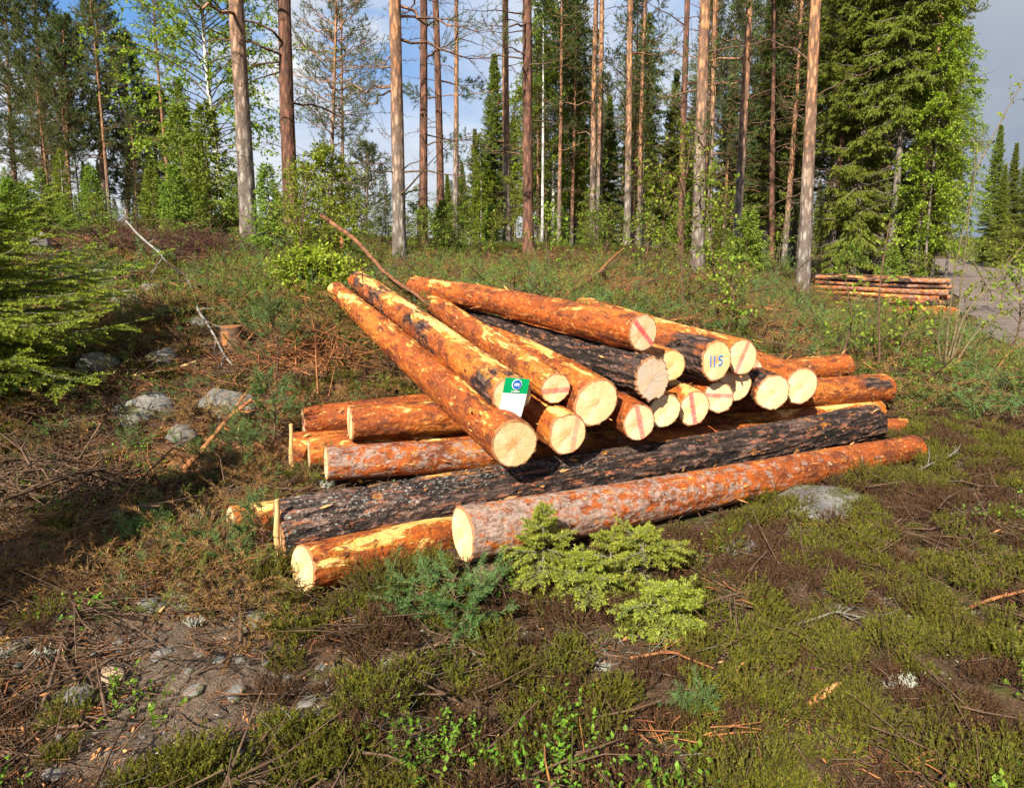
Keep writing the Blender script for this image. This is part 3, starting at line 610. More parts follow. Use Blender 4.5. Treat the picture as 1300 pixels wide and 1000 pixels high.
# paper tag stapled to the sawn end
def paper_tag():
    X, Rt, Up = face_frame(TA, TB); X = (X*0.96+Up*0.05-Rt*0.0).normalized(); Rt = Up.cross(X).normalized()*-1; Up = Rt.cross(X).normalized()
    if Up.z < 0: Up = -Up
    if Rt.x < 0: Rt = -Rt
    a = R_(-9); Rr = (Rt*math.cos(a)+Up*math.sin(a)); Uu = (Up*math.cos(a)-Rt*math.sin(a)); N = -X
    c = TA+N*0.020-Up*0.008+Rt*0.000
    t = thing('paper_tag', 'green headed paper tag with blank white field stapled to a sawn log end', 'tag', c)
    t.matrix_world = Matrix(((Rr.x, Uu.x, N.x, c.x), (Rr.y, Uu.y, N.y, c.y), (Rr.z, Uu.z, N.z, c.z), (0, 0, 0, 1)))
    def flat(name, col, poly_fn, z, rough=.5, th=.0012, parent=t):
        k = material(name+'_paint'); m = surf(k, col, rough); mb = MB(); P = np.array(poly_fn); n = len(P)
        bow = lambda p: 0.004*np.sin((p[:, 1]+.1)*16)
        V = np.r_[np.c_[P, z+bow(P)], np.c_[P, z-th+bow(P)]]; mb.add(V, np.arange(n)[None]); mb.add(V, (np.arange(n)[::-1]+n)[None])
        i = np.arange(n); mb.add(V, np.c_[i, i+n, (i+1) % n+n, (i+1) % n]); return obj(name, mb.mesh(name, m), parent)
    def panel(name, col, x0, x1, y0, y1, z, n=8):
        ys = np.linspace(y0, y1, n); return flat(name, col, [(x0, y) for y in ys[::-1]]+[(x1, y) for y in ys], z)
    w, h = .066, .098; S_ = 1.17
    # sheet follows a slight curl, so it is built in strips
    def sheet(name, col, y0, y1, z):
        k = material(name+'_print'); m = surf(k, col, .45); n = 12; ys = np.linspace(y0, y1, n); xs = np.linspace(-w, w, 7); V = []
        for y in ys:
            for x in xs: V.append((x, y, z+0.004*math.sin((y+.1)*16)+0.35*x*x))
        V = np.array(V); V2 = V-np.array((0, 0, .0012)); i = (np.arange(n-1)[:, None]*7+np.arange(6)[None]).ravel()
        mb = MB(); mb.add(V, np.c_[i, i+1, i+8, i+7], 0, .5, True); mb.add(V2, np.c_[i, i+7, i+8, i+1], 0, .5, True); return obj(name, mb.mesh(name, m), t)
    sheet('white_field', (.80, .81, .83), -h, .022, 0); sheet('green_head', (.0, .36, .12), .022, h, 0.0)
    th = np.linspace(0, 2*math.pi, 28, endpoint=False)
    ex, ey = 0.0, .068
    def disc(r): return [(ex+r*math.cos(a_), ey+r*math.sin(a_)) for a_ in th]
    flat('emblem_ring', (.80, .82, .84), disc(.0265), .0040); flat('emblem_disc', (.01, .13, .50), disc(.0225), .0052)
    for s, body, dy, nm in ((.036, 'm', .058, 'emblem_letter'), (.0105, 'metsäliitto', .030, 'lettering')):
        cu = bpy.data.curves.new(nm, 'FONT'); cu.body = body; cu.size = s*1.0; cu.align_x = 'CENTER'; cu.extrude = .0006; cu.offset = .0009 if body == 'm' else .0003
        tmp = bpy.data.objects.new('tmp', cu); me = bpy.data.meshes.new_from_object(tmp); bpy.data.objects.remove(tmp)
        k = material(nm+'_ink'); me.materials.clear(); me.materials.append(surf(k, (.82, .83, .85), .5))
        o = obj(nm, me, t); o.location = (0, dy, .0068)
    t.scale = (S_, S_, S_)
    st = MB(); tube(st, [(-.008, .093, .004), (-.008, .093, .007), (.008, .093, .007), (.008, .093, .004)], .0008, 5)
    k = material('staple_steel'); obj('staple', st.mesh('staple', surf(k, (.5, .5, .5), .3)), t)
paper_tag()

# ------------------------------------------------------------------ plants and trees
def branch_set(n, z0, z1, Rf, e0, e1, droop, seed, tipup=0.0, zpow=1.0):
    """polyline branches round a stem: returns arrays base (n,3), dir (n,3), len (n)"""
    r = np.random.default_rng(seed); f = (np.arange(n)+r.random(n))/n; f = f**zpow; z = z0+(z1-z0)*f
    az = np.arange(n)*2.399+r.normal(0, .35, n); L = Rf(f)*(0.75+0.4*r.random(n)); e = e0+(e1-e0)*f+r.normal(0, .10, n)
    return f, z, az, L, e
def curve(base, az, L, e, t, droop, tipup, wob=None):
    """points at parameter t (m,) on every branch (n) -> (n,m,3)"""
    out = np.stack([np.cos(az), np.sin(az), 0*az], -1); t = t[None, :, None]
    P = base[:, None]+out[:, None]*(L*np.cos(e))[:, None, None]*t
    z = (L*np.sin(e))[:, None]*t[..., 0]-(droop*L)[:, None]*t[..., 0]**2+(tipup*L)[:, None]*t[..., 0]**4
    P[..., 2] += z
    if wob is not None: P += wob*t
    return P
def stem_pts(Hh, lean, wig, seed, n=14, pw=1.0):
    t = np.linspace(0, 1, n); r = np.random.default_rng(seed); ph = r.random(2)*6
    return np.stack([lean[0]*t**pw+wig*np.sin(t*5+ph[0])-wig*math.sin(ph[0]), lean[1]*t**pw+wig*np.sin(t*4+ph[1])-wig*math.sin(ph[1]), Hh*t], -1)
def stem_at(S, z):
    return np.stack([np.interp(z, S[:, 2], S[:, 0]), np.interp(z, S[:, 2], S[:, 1]), z], -1)

def spruce(seed, Hh=14, R=2.0, z0=0.8, nb=230, seg=9, spray=(.12, .034), per_m=40, trunk_r=.13, droop=.28, near=False, mats=None, needle=(.014, .0022, 260), dead=0, gaps=0.12, tw=.34, lean=(0, 0)):
    r = np.random.default_rng(seed); S = stem_pts(Hh, lean, .02*Hh/10, seed)
    f, z, az, L, e = branch_set(nb, z0, Hh*.985, lambda f: R*np.clip(1-f, 0.02, 1)**.85*np.minimum(1, .55+1.8*f)+.03*R, -.12, .75, droop, seed)
    keep = r.random(nb) > gaps*(1-f); z, az, L, e, f = z[keep], az[keep], L[keep], e[keep], f[keep]; n = len(z)
    base = stem_at(S, z); t = np.linspace(0, 1, seg+1); dr = np.full(n, droop)*(1-.6*f)*(.7+.6*r.random(n))
    wob = r.normal(0, .05, (n, 1, 3))*L[:, None, None]
    P = curve(base, az, L, e, t, dr, np.full(n, .16), wob)
    mb = MB(); rb = (.010+.012*L)*(trunk_r/.13)**.6 if not near else .0035+.008*L
    for i in range(seg): sticks(mb, P[:, i], P[:, i+1], rb*(1-i/seg*.85), rb*(1-(i+1)/seg*.85), 0, .5)
    T0, T1, TT = [], [], []
    for i in range(1, seg+1):
        side = np.stack([-np.sin(az), np.cos(az), 0*az], -1); d = nrm(P[:, i]-P[:, i-1])
        for s_ in (-1, 1):
            if i == seg: D = d*1.0
            else: D = nrm(d*.75+side*s_*.8+np.array((0, 0, -.25))*r.random((n, 1))+r.normal(0, .12, (n, 3)))
            l = L*(tw*(1-.75*i/seg)+.07)*(.6+.7*r.random(n))+(.03 if near else .06)
            a = P[:, i]+(P[:, i-1]-P[:, i])*r.random((n, 1))*.9; b = a+D*l[:, None]; b[:, 2] -= l*(.10 if near else .22)
            if i == seg and s_ == 1: continue
            T0.append(a); T1.append(b)
            # side shoots
            for q in (.35, .6, .8) if (near or L.max() > 1.0) else ():
                for w_ in (-1, 1):
                    m_ = r.random(n) < (.9 if near else .75); aa = a+(b-a)*q; D2 = nrm(D*.8+np.cross(D, (0, 0, 1.0))*w_*.75+r.normal(0, .1, (n, 3))); l2 = l*.42*(1.1-q)
                    T0.append(aa[m_]); bb = aa+D2*l2[:, None]; bb[:, 2] -= l2*.3*(0 if near else 1); T1.append(bb[m_])
    T0 = np.concatenate(T0); T1 = np.concatenate(T1)
    if near:
        sticks(mb, T0, T1, .0016, .0008, 0, .4); brush(mb, T0, T1, needle[2], needle[0], needle[1], 52, 1, (.05, .92))
        brush(mb, P[:, 2:-1].reshape(-1, 3), P[:, 3:].reshape(-1, 3), needle[2]*.8, needle[0], needle[1], 52, 1, (.0, .6))
        tips = T0+(T1-T0)*.72; brush(mb, tips, T1+(T1-T0)*.10, needle[2]*1.3, needle[0]*.85, needle[1]*1.2, 45, 1, (.75, 1.0))
        sp = stem_at(S, np.linspace(Hh*.35, Hh, 30)); brush(mb, sp[:-1], sp[1:], needle[2], needle[0]*1.1, needle[1], 50, 1, (.3, .9))
    else:
        ln = np.linalg.norm(T1-T0, axis=1); k = np.maximum(1, rng.poisson(ln*per_m)); i = np.repeat(np.arange(len(T0)), k)
        tt = rng.random((len(i), 1)); Pp = T0[i]*(1-tt)+T1[i]*tt; D = nrm(nrm(T1-T0)[i]+rng.normal(0, .35, (len(i), 3))+np.array((0, 0, -.35)))
        blades(mb, Pp, D, np.cross(D, rvec(len(i))), spray[0]*(.6+.8*rng.random(len(i))), spray[1]*(.6+.8*rng.random(len(i))), 1, np.clip(rng.random(len(i))*.95, 0, 1))
    if dead:
        zz = z0*.15+r.random(dead)*(z0*.95); a2 = r.random(dead)*6.28; b0 = stem_at(S, zz); LL = .5+r.random(dead)*1.1
        Q = curve(b0, a2, LL, np.full(dead, -.15), np.linspace(0, 1, 5), np.full(dead, .15), np.full(dead, .05), r.normal(0, .08, (dead, 1, 3)))
        for i in range(4): sticks(mb, Q[:, i], Q[:, i+1], .008*(1-i/5), .008*(1-(i+1)/5), 0, .5)
        fz = Q[:, 1:4].reshape(-1, 3); sticks(mb, fz, fz+r.normal(0, .14, fz.shape)+np.array((0, 0, -.08)), .003, .001, 0, .5)
    tb = MB(); tube(tb, S, trunk_r*(1-np.linspace(0, 1, len(S)))**.8+.006*min(1, Hh/4), 10, bump=.08)
    m = mats or (M_SBARK, M_SPRUCE)
    return tb.mesh('trunk', m[0]), mb.mesh('crown', [m[0], m[1]])

def pine(seed, Hh=16, z0=7, R=1.9, nb=110, trunk_r=.15, tuft=9, nl=.12, nw=.018, dead=14, dead0=1.5, lean=(0, 0), bark=None, low=0, wig=.05, ndl=None, clump=22, z0low=None):
    r = np.random.default_rng(seed); S = stem_pts(Hh, lean, wig, seed, 20)
    f, z, az, L, e = branch_set(nb, z0, Hh*.99, lambda f: R*(np.clip(1-f, .03, 1)**.6)*np.minimum(1, .45+2.2*f)+.12, .15, .8, .1, seed)
    if low:
        zb = z0low if (z0low and z0 > 6) else z0; zl = zb*.38+r.random(low)*zb*.55; z = np.r_[z, zl]; az = np.r_[az, r.random(low)*6.28]; L = np.r_[L, max(R, 1.7)*(.7+.6*r.random(low))]; e = np.r_[e, r.normal(.05, .15, low)]; f = np.r_[f, np.zeros(low)]
    n = len(z); seg = 7; t = np.linspace(0, 1, seg+1); base = stem_at(S, z)
    P = curve(base, az, L, e, t, np.full(n, .18), np.full(n, .22), r.normal(0, .10, (n, 1, 3))*L[:, None, None])
    P[:, 1:-1] += r.normal(0, .025, P[:, 1:-1].shape)*L[:, None, None]
    mb = MB(); rb = .008+.012*L
    for i in range(seg): sticks(mb, P[:, i], P[:, i+1], rb*(1-i/seg*.8), rb*(1-(i+1)/seg*.8), 0, .5)
    A, B = [], []
    for i in range(3, seg+1):
        d = nrm(P[:, i]-P[:, i-1])
        for q in range(3 if i < seg else 2):
            D = nrm(d*.8+r.normal(0, .55, (n, 3))+np.array((0, 0, .25))); l = (L*.20+.10)*(.5+r.random(n)); a = P[:, i]; A.append(a); B.append(a+D*l[:, None])
    A = np.concatenate(A); B = np.concatenate(B); sticks(mb, A, B, .005, .0025, 0, .5)
    tip = A+(B-A)*.35
    k = clump; i = np.repeat(np.arange(len(A)), k); tt = rng.random((len(i), 1)); Pp = tip[i]*(1-tt)+B[i]*(1+0*tt)*tt
    D = nrm(nrm(B-A)[i]*.7+rvec(len(i))*.85+np.array((0, 0, .15)))
    blades(mb, Pp, D, np.cross(D, rvec(len(i))), nl*(.6+.8*rng.random(len(i))), nw*(.7+.6*rng.random(len(i))), 1, rng.random(len(i)), True)
    obs = [None, mb.mesh('crown', [bark or M_PBARK, ndl or M_PINE]), None]
    if dead:
        dm = []; tw_ = MB(); zz = dead0+r.random(dead)*((min(z0, 8.0))+1-dead0); a2 = r.random(dead)*6.28; LL = (.25+r.random(dead)**2*1.9); b0 = stem_at(S, zz)
        Q = curve(b0, a2, LL, r.normal(.15, .25, dead), np.linspace(0, 1, 7), r.normal(.12, .15, dead), np.full(dead, .1), r.normal(0, .12, (dead, 1, 3)))
        Q[:, 1:] += r.normal(0, .02, Q[:, 1:].shape)
        for j in range(dead):
            one = MB(); big_ = LL[j] > .55; rr_ = (.005+.009*LL[j])*np.linspace(1, .15, 7); tgt = one if big_ else tw_
            if big_: tube(one, Q[j], rr_, 5, 0, .5, smooth=True)
            else: sticks(tw_, Q[j, :-1], Q[j, 1:], rr_[:-1], rr_[1:])
            if big_:
                fz = Q[j, 2:6]; fz = np.repeat(fz, 2, 0); sticks(one, fz, fz+r.normal(0, .17, fz.shape), .0045, .0015, 0, .5); dm.append(one.mesh('dead_branch', M_TWIG))
        obs[2] = (dm, tw_.mesh('twig_stubs', M_TWIG) if tw_.v else None)
    tb = MB(); u = np.linspace(0, 1, len(S)); tube(tb, S, trunk_r*(1-u)**.75*(1+.25*np.exp(-u*Hh*3))+.012, 14, bump=.13, seed=seed)
    obs[0] = tb.mesh('trunk', bark or M_PBARK); return obs

def leafy(seed, Hh=9, z0=2, R=1.6, nb=90, trunk_r=.07, lf=.045, per_m=22, lean=(0, 0), bark=None, leafm=None, e=(.35, .9), droop=.35, wig=.06, tw=.45, twn=3, pw=1.2, clus=2):
    r = np.random.default_rng(seed); S = stem_pts(Hh, lean, wig, seed, 16, pw); mb = MB()
    f, z, az, L, el = branch_set(nb, z0, Hh*.98, lambda f: R*(np.sin(np.pi*np.clip(f*.75+.22, 0, 1))**.8)+.05*R, e[0], e[1], .2, seed)
    seg = 6; t = np.linspace(0, 1, seg+1); P = curve(stem_at(S, z), az, L, el, t, np.full(nb, droop), np.full(nb, .0), r.normal(0, .12, (nb, 1, 3))*L[:, None, None])
    rb = .0035+.007*L
    for i in range(seg): sticks(mb, P[:, i], P[:, i+1], rb*(1-i/seg*.8), rb*(1-(i+1)/seg*.8), 0, .5)
    A, B = [P[:, 2], P[:, 4]], [P[:, 4], P[:, 6]]
    for i in range(2, seg+1):
        d = nrm(P[:, i]-P[:, i-1])
        for q in range(twn):
            D = nrm(d*.6+r.normal(0, .6, (nb, 3))+np.array((0, 0, -.3*droop))); l = (L*tw*.5+.08)*(.4+r.random(nb)); A.append(P[:, i]); Bq = P[:, i]+D*l[:, None]; Bq[:, 2] -= l*droop*.8; B.append(Bq)
    A = np.concatenate(A); B = np.concatenate(B); sticks(mb, A, B, .0022, .001, 0, .5)
    ln = np.linalg.norm(B-A, axis=1); k = rng.poisson(ln*per_m+.5); i = np.repeat(np.arange(len(A)), k); tt = rng.random((len(i), 1))
    Pp = A[i]*(1-tt)+B[i]*tt; D = nrm(rvec(len(i))+np.array((0, 0, -.2)))
    blades(mb, Pp, D, np.cross(D, rvec(len(i))*.6+np.array((0, 0, 1.0))), lf*(.6+.8*rng.random(len(i))), lf*.72*(.7+.5*rng.random(len(i))), 1, rng.random(len(i)))
    tb = MB(); u = np.linspace(0, 1, len(S)); tube(tb, S, trunk_r*(1-u)**.8+.004, 8, bump=.05)
    b = bark or M_BBARK; return tb.mesh('trunk', b), mb.mesh('crown', [M_TWIG, leafm or M_BIRCH])

def plant_tree(name, label, meshes, pos, rz=None, sc=1.0, group=None, cat='tree', nm=('trunk', 'crown', 'dead_branches')):
    t = thing(name, label, cat, pos, rng.random()*6.28 if rz is None else rz, group, sc)
    for m, pn in zip(meshes, nm):
        if isinstance(m, tuple):
            for q in m[0]: obj('dead_branch', q, t)
            if m[1]: obj('twig_stubs', m[1], t)['kind'] = 'stuff'
        elif m is not None: obj(pn, m, t)
    return t

# --- prototypes shared between trees
SPR = [spruce(s, Hh=h, R=rr, z0=z0, nb=nb, dead=dd, gaps=.10) for s, h, rr, z0, nb, dd in ((11, 15, 2.1, .8, 260, 0), (12, 13, 1.7, 2.2, 210, 30), (13, 17, 2.3, 4.5, 230, 70))]
PIN = [pine(s, Hh=h, z0=z0, R=rr, nb=nb, trunk_r=tr, dead=dd, low=lo) for s, h, z0, rr, nb, tr, dd, lo in
       ((21, 17, 8.0, 1.8, 90, .13, 26, 5), (22, 16, 6.0, 1.7, 100, .11, 22, 8), (23, 14, 2.6, 1.9, 130, .12, 10, 6), (24, 18, 10, 1.7, 80, .12, 30, 3))]
BIR = [leafy(s, Hh=h, z0=z0, R=rr, nb=nb, trunk_r=.055, lf=.085, per_m=34, droop=.45) for s, h, z0, rr, nb in ((31, 10, 1.2, 1.3, 140), (32, 12, 2.0, 1.5, 150))]
BUSH = [leafy(s, Hh=h, z0=.15, R=rr, nb=30, trunk_r=.012, lf=.05, per_m=13, bark=M_TWIG, leafm=lm, wig=.04, e=(.3, 1.0)) for s, h, rr, lm in ((41, 1.5, .55, M_BIRCH), (42, 1.1, .5, M_BUSH), (43, 2.2, .7, M_BIRCH))]
YSP = [spruce(s, Hh=h, R=rr, z0=.08, nb=70, seg=7, spray=(.07, .022), per_m=60, trunk_r=.02, droop=.12, mats=(M_TWIG, M_SPRUCE_Y), gaps=0) for s, h, rr in ((51, 1.5, .55), (52, 2.1, .75))]

def tree_px(kind, px, py, Y, label, top=None, sc=1.0, group=None, meshes=None, rz=None, name=None, sink=.08):
    p = at(px, py, Y); g = on(p.x, p.y, -sink)
    nm = name or {'p': 'pine_tree', 's': 'spruce_tree', 'b': 'birch_tree'}[kind]
    return plant_tree(nm, label, meshes, g, rz, sc, group)

LM = []
# --- the big pines with their own stems; lean set from the photograph
def own_pine(px, py, Y, topx, wpx, label, seed, bark=None, z0=7.5, z0low=7.0, dead=14, low=3, Hh=16, dead0=1.2, wig=.05, clump=None, nb=46):
    clump = clump or (30 if Y < 19 else 26); LM.append((px, label.split(',')[0]))
    p = at(px, py, Y); q = at(topx, 0, Y); g = on(p.x, p.y, -.05); hh = q.z-g.z
    lean = ((q.x-p.x)/hh*Hh, 0)
    if Y < 29 and nb == 46: z0, Hh, nb, R0 = max(z0, 10.5), 17, 24, 1.25
    else: R0 = 1.9
    lean = ((q.x-p.x)/hh*Hh, 0)
    ms = pine(seed, Hh=Hh, z0=z0, R=R0, nb=nb, z0low=z0low, trunk_r=wid(wpx, Y)/2*.88, dead=dead, lean=lean, bark=bark, low=low, dead0=dead0, wig=wig, clump=clump, nl=.085 if Y < 19 else .13, nw=.008 if Y < 19 else .017 if Y < 29 else .024)
    return plant_tree('pine_tree', label, ms, g, 0)
own_pine(318, 322, 13, 303, 21, 'tall bare pine trunk left of centre, grey at foot and orange above', 61, dead=10, z0=9)
own_pine(372, 300, 14.5, 364, 19, 'dark crooked pine with long bare side limbs behind the light green bush', 62, bark=M_RBARK, dead=30, z0=6.5, low=13, wig=.12)
own_pine(508, 347, 13.5, 503, 17, 'smooth grey pine trunk standing just behind the far ends of the logs', 63, dead=18, z0=7.5, low=9, wig=.03)
own_pine(537, 318, 18, 534, 11, 'thin dark pine close to the right of the grey trunk', 64, bark=M_RBARK, dead=18, z0=9)
own_pine(560, 310, 21, 552, 10, 'slim pine second to the right of the grey trunk', 65, bark=M_RBARK, dead=18, z0=9.5)
own_pine(578, 315, 26, 576, 7, 'thin pine rising in the gap right of the two dark slim ones', 66, dead=18, z0=10)
own_pine(644, 318, 22, 645, 10, 'bright orange straight pine just left of the dark branching pine', 67, dead=12, z0=10)
own_pine(671, 328, 17, 673, 14, 'dark reddish pine at centre bristling with dead crooked branches', 68, bark=M_RBARK, dead=46, z0=8, low=3, wig=.05, dead0=2.0)
own_pine(752, 336, 24, 757, 8, 'left one of the two close set orange pines right of centre', 69, dead=14, z0=11)
own_pine(760, 336, 25, 768, 8, 'right one of the two close set orange pines right of centre', 70, dead=14, z0=11)
own_pine(795, 338, 22, 803, 9, 'orange pine with pale lower trunk and short dead twigs, right of the close pair', 71, dead=20, z0=7)
own_pine(885, 352, 14, 892, 16, 'thick pine with bright orange upper trunk behind the birch saplings', 72, dead=12, z0=8)
own_pine(863, 345, 20, 875, 8, 'thin red brown pine left beside the thick orange one', 73, bark=M_RBARK, dead=14, z0=9)
own_pine(934, 336, 19, 947, 11, 'leaning orange pine between the two thickest pines on the right', 74, dead=12, z0=9)
own_pine(1018, 384, 14, 1038, 16, 'thick pine leaning right with whitish flaking foot, left of the far log stack', 75, dead=22, z0=9, low=0)
own_pine(900, 345, 22, 905, 6, 'thin orange pine right beside the thick orange one', 76, dead=14, z0=8)
own_pine(980, 340, 24, 978, 7, 'slender dark pine halfway between the leaning one and the whitish footed one', 77, bark=M_RBARK, dead=16, z0=7)
# left-hand group
own_pine(133, 268, 34, 120, 8, 'slim orange pine of the left group, set apart from the tallest crown', 78, z0=3.6, dead=8, low=4, Hh=10.6, nb=120)
own_pine(56, 262, 34, 44, 9, 'tall full crowned pine at the far left', 79, bark=M_RBARK, z0=2.4, dead=6, low=6, Hh=12.6, nb=190)
own_pine(83, 262, 33, 78, 7, 'pine with a white lower trunk inside the far left group', 80, z0=3.2, dead=6, low=4, Hh=9.0, nb=120)
own_pine(20, 262, 36, 8, 7, 'pine at the left edge leaning out of the picture', 81, z0=3.0, dead=6, low=4, Hh=11, nb=140)
own_pine(158, 262, 36, 158, 7, 'dense pine just right of the slim orange one on the left', 82, z0=1.6, dead=6, low=4, Hh=9.2, nb=150)
own_pine(198, 262, 36, 198, 5, 'dark low crowned pine between the left group and the birch', 83, z0=1.2, dead=6, low=4, Hh=6.6, nb=120)
own_pine(418, 285, 24, 422, 5, 'thin young pine with sparse tiered branches against blue sky', 84, z0=3.0, dead=14, Hh=11, nb=70, clump=14)
own_pine(432, 285, 27, 436, 4, 'thinner young pine right beside the sparse tiered one', 85, z0=3.5, dead=14, Hh=10, nb=60, clump=14)
own_pine(465, 285, 30, 463, 3, 'small far pine whose top ends low in the gap of sky', 86, z0=.6, dead=6, Hh=4.0, nb=50, clump=12)
own_pine(448, 285, 34, 447, 3, 'smallest far pine in the gap of sky left of the grey trunk', 87, z0=.6, dead=6, Hh=3.0, nb=40, clump=12)
tree_px('b', 283, 262, 17, 'white stemmed birch with fresh leaves left of the tall bare pine', meshes=leafy(91, Hh=7.6, z0=1.8, R=2.2, nb=110, trunk_r=.065, lf=.075, per_m=22, droop=.25), rz=1)
tree_px('b', 814, 335, 33, 'thin white birch trunk in front of the dark spruces right of centre', meshes=BIR[1], sc=.9)
tree_px('b', 703, 330, 28, 'bright green birch with hanging leaves right of the dark branching pine', meshes=leafy(92, Hh=11.5, z0=1.8, R=1.7, nb=230, trunk_r=.07, lf=.085, per_m=34, droop=.5), rz=1)
tree_px('b', 688, 325, 26, 'bare white birch stem against the green birch', meshes=leafy(93, Hh=10, z0=5, R=.9, nb=50, trunk_r=.06, lf=.07, per_m=18), rz=2)
for px, py, Y, sc, mi, lb in ((628, 330, 30, .62, 1, 'dark pointed spruce left of the bright orange centre pine'), (604, 328, 34, .45, 1, 'small dark spruce behind the slim centre pines'),
    (970, 335, 27, .85, 1, 'dark spruce behind the gap right of the leaning orange pine'), (1052, 350, 24, 1.0, 2, 'spruce with bare dead lower limbs left end of the far log stack'),
    (1082, 352, 23, 1.1, 0, 'broad dark spruce rising behind the left half of the far log stack'), (1128, 354, 22, 1.15, 2, 'tall spruce with pale grey lower trunk behind the far log stack'),
    (1150, 356, 25, 1.12, 0, 'full dark green spruce at the top right of the forest edge'), (1182, 358, 24, .62, 1, 'lower spruce in front of the outermost right birch'),
    (850, 338, 32, .55, 0, 'dark spruce behind the thin red brown pine'), (920, 338, 33, .6, 0, 'dense spruce directly behind the leaning orange pine'), (1015, 342, 30, .75, 2, 'dark spruce behind the whitish footed pine'),
    (770, 335, 34, .5, 0, 'small olive spruce behind the close pair of orange pines'), (733, 335, 36, .55, 0, 'short far spruce left of the close pair of orange pines')):
    tree_px('s', px, py, Y, lb, meshes=SPR[mi], sc=(sc*.70, sc*.70, sc) if px > 1040 else sc)
tree_px('b', 1200, 358, 28, 'bright green birch at the right end of the forest edge', meshes=leafy(94, Hh=9.5, z0=1.0, R=1.25, nb=180, bark=M_SBARK, trunk_r=.05, lf=.075, per_m=24, droop=.5), rz=0)
tree_px('b', 1175, 356, 21, 'slim light green birch mixed into the right hand spruces', meshes=leafy(95, Hh=8.5, z0=1.5, R=1.0, nb=120, bark=M_SBARK, trunk_r=.04, lf=.08, per_m=26, droop=.5), rz=0)
far_l = ['far spruce beyond the road, nearest the right end of the forest', 'far spruce beyond the road with a tall thin top', 'far low spruce beyond the road at the right picture edge', 'far squat spruce beyond the road between two taller ones', 'farthest spruce over the road bend']
for q, (px, Y, sc) in enumerate(((1250, 48, .62), (1272, 52, .58), (1302, 50, .68), (1262, 44, .42), (1288, 58, .6))):
    tree_px('s', px, 345, Y, far_l[q], meshes=SPR[0], sc=sc)
# --- back of the stand: slim trunks one can still tell apart
REF = [(56, 'the tall full crowned pine'), (133, 'the slim orange pine of the left group'), (283, 'the white stemmed birch'), (318, 'the tall bare grey footed pine'), (372, 'the dark crooked pine'),
       (508, 'the smooth grey trunk behind the logs'), (560, 'the pair of slim dark pines'), (644, 'the bright orange centre pine'), (671, 'the dark bristling centre pine'), (756, 'the close set orange pair'),
       (795, 'the orange pine with dead twigs'), (885, 'the thick orange pine'), (938, 'the leaning orange pine'), (1022, 'the whitish footed pine'), (1110, 'the grey dead limbed spruce'), (1200, 'the bright birch at the forest end')]
ORD = ['', 'second ', 'third ', 'fourth ', 'fifth ', 'sixth ', 'seventh ', 'eighth ', 'ninth ', 'tenth ', 'eleventh ', 'twelfth ', 'thirteenth ', 'fourteenth ', 'fifteenth ', 'sixteenth ', 'seventeenth ', 'eighteenth ']
def relate(items):
    """items (px, what): a phrase for each: what, which side of which landmark, and its rank there"""
    key = {}; out = [None]*len(items)
    for i, (px, what) in enumerate(items):
        rx, rn = min(REF, key=lambda q: abs(q[0]-px)); key.setdefault((what, rn, 'left' if px < rx else 'right'), []).append((abs(px-rx), i))
    for (what, rn, sd_), lst in key.items():
        for k, (_, i) in enumerate(sorted(lst)):
            out[i] = (ORD[min(k, 17)]+what+' '+sd_+' of '+rn).strip()
    return out
r_ = np.random.default_rng(5); items = []
for q in range(150):
    if q >= 126: px = r_.uniform(690, 1190); Y = r_.uniform(23, 34)
    elif q < 92: px = r_.uniform(575, 1180); Y = r_.uniform(27, 62)
    elif q < 118: px = r_.uniform(-60, 265); Y = r_.uniform(24, 48)
    else: px = r_.uniform(265, 560); Y = r_.uniform(40, 62)
    k = r_.random()*(.45 if q >= 126 else 1); sc = r_.uniform(.75, 1.1)
    sc *= .46 if px < 265 else .32 if px < 560 else .62 if px < 800 else .72 if px < 960 else .9
    what, nm, ms, g_ = ('slim background pine', 'pine_tree', PIN, 'slim pines filling the back of the forest') if k < (.62 if 560 < px < 880 else .5) else ('dark background spruce', 'spruce_tree', SPR, 'spruces filling the back of the forest') if k < (.68 if px < 880 else .76) else ('light green background birch', 'birch_tree', BIR, 'birches filling the back of the forest')
    items.append((px, what, Y, nm, ms[(0, 3, 1)[q % 3] if q >= 126 else int(r_.integers(0, len(ms)))], sc*(.6 if 'spruce' in nm else .75 if 'birch' in nm else 1), g_))
for (px, what, Y, nm, ms, sc, g_), lb in zip(items, relate([(i[0], i[1]) for i in items])):
    p = at(px, 330, Y); plant_tree(nm, lb, ms, on(p.x, p.y, -.1), r_.random()*6.28, sc, g_)
# the wood goes on as one mass behind them
n = 330; a = r_.uniform(-1.15, 1.15, n); d = r_.uniform(60, 105, n); X = np.sin(a)*d; Y = np.cos(a)*d
m_ = ~((a > .50) & (a < .68)) & ~((a > -.30) & (a < -.10)); X, Y = X[m_], Y[m_]
scatter('distant_forest', [SPR[0][1], SPR[1][1], PIN[2][1]], np.c_[X, Y, H(X, Y)-.3], r_.random(len(X))*6.28, r_.uniform(.25, .55, len(X))*(1+.5*(X > 12)), r_.integers(0, 3, len(X)), 'distant mixed forest closing the view behind the stand', 'forest', .03)
M_FERN = leaf('fresh_fern_green', (0.16, 0.24, 0.015), (0.36, 0.44, 0.04), None, 0.4)
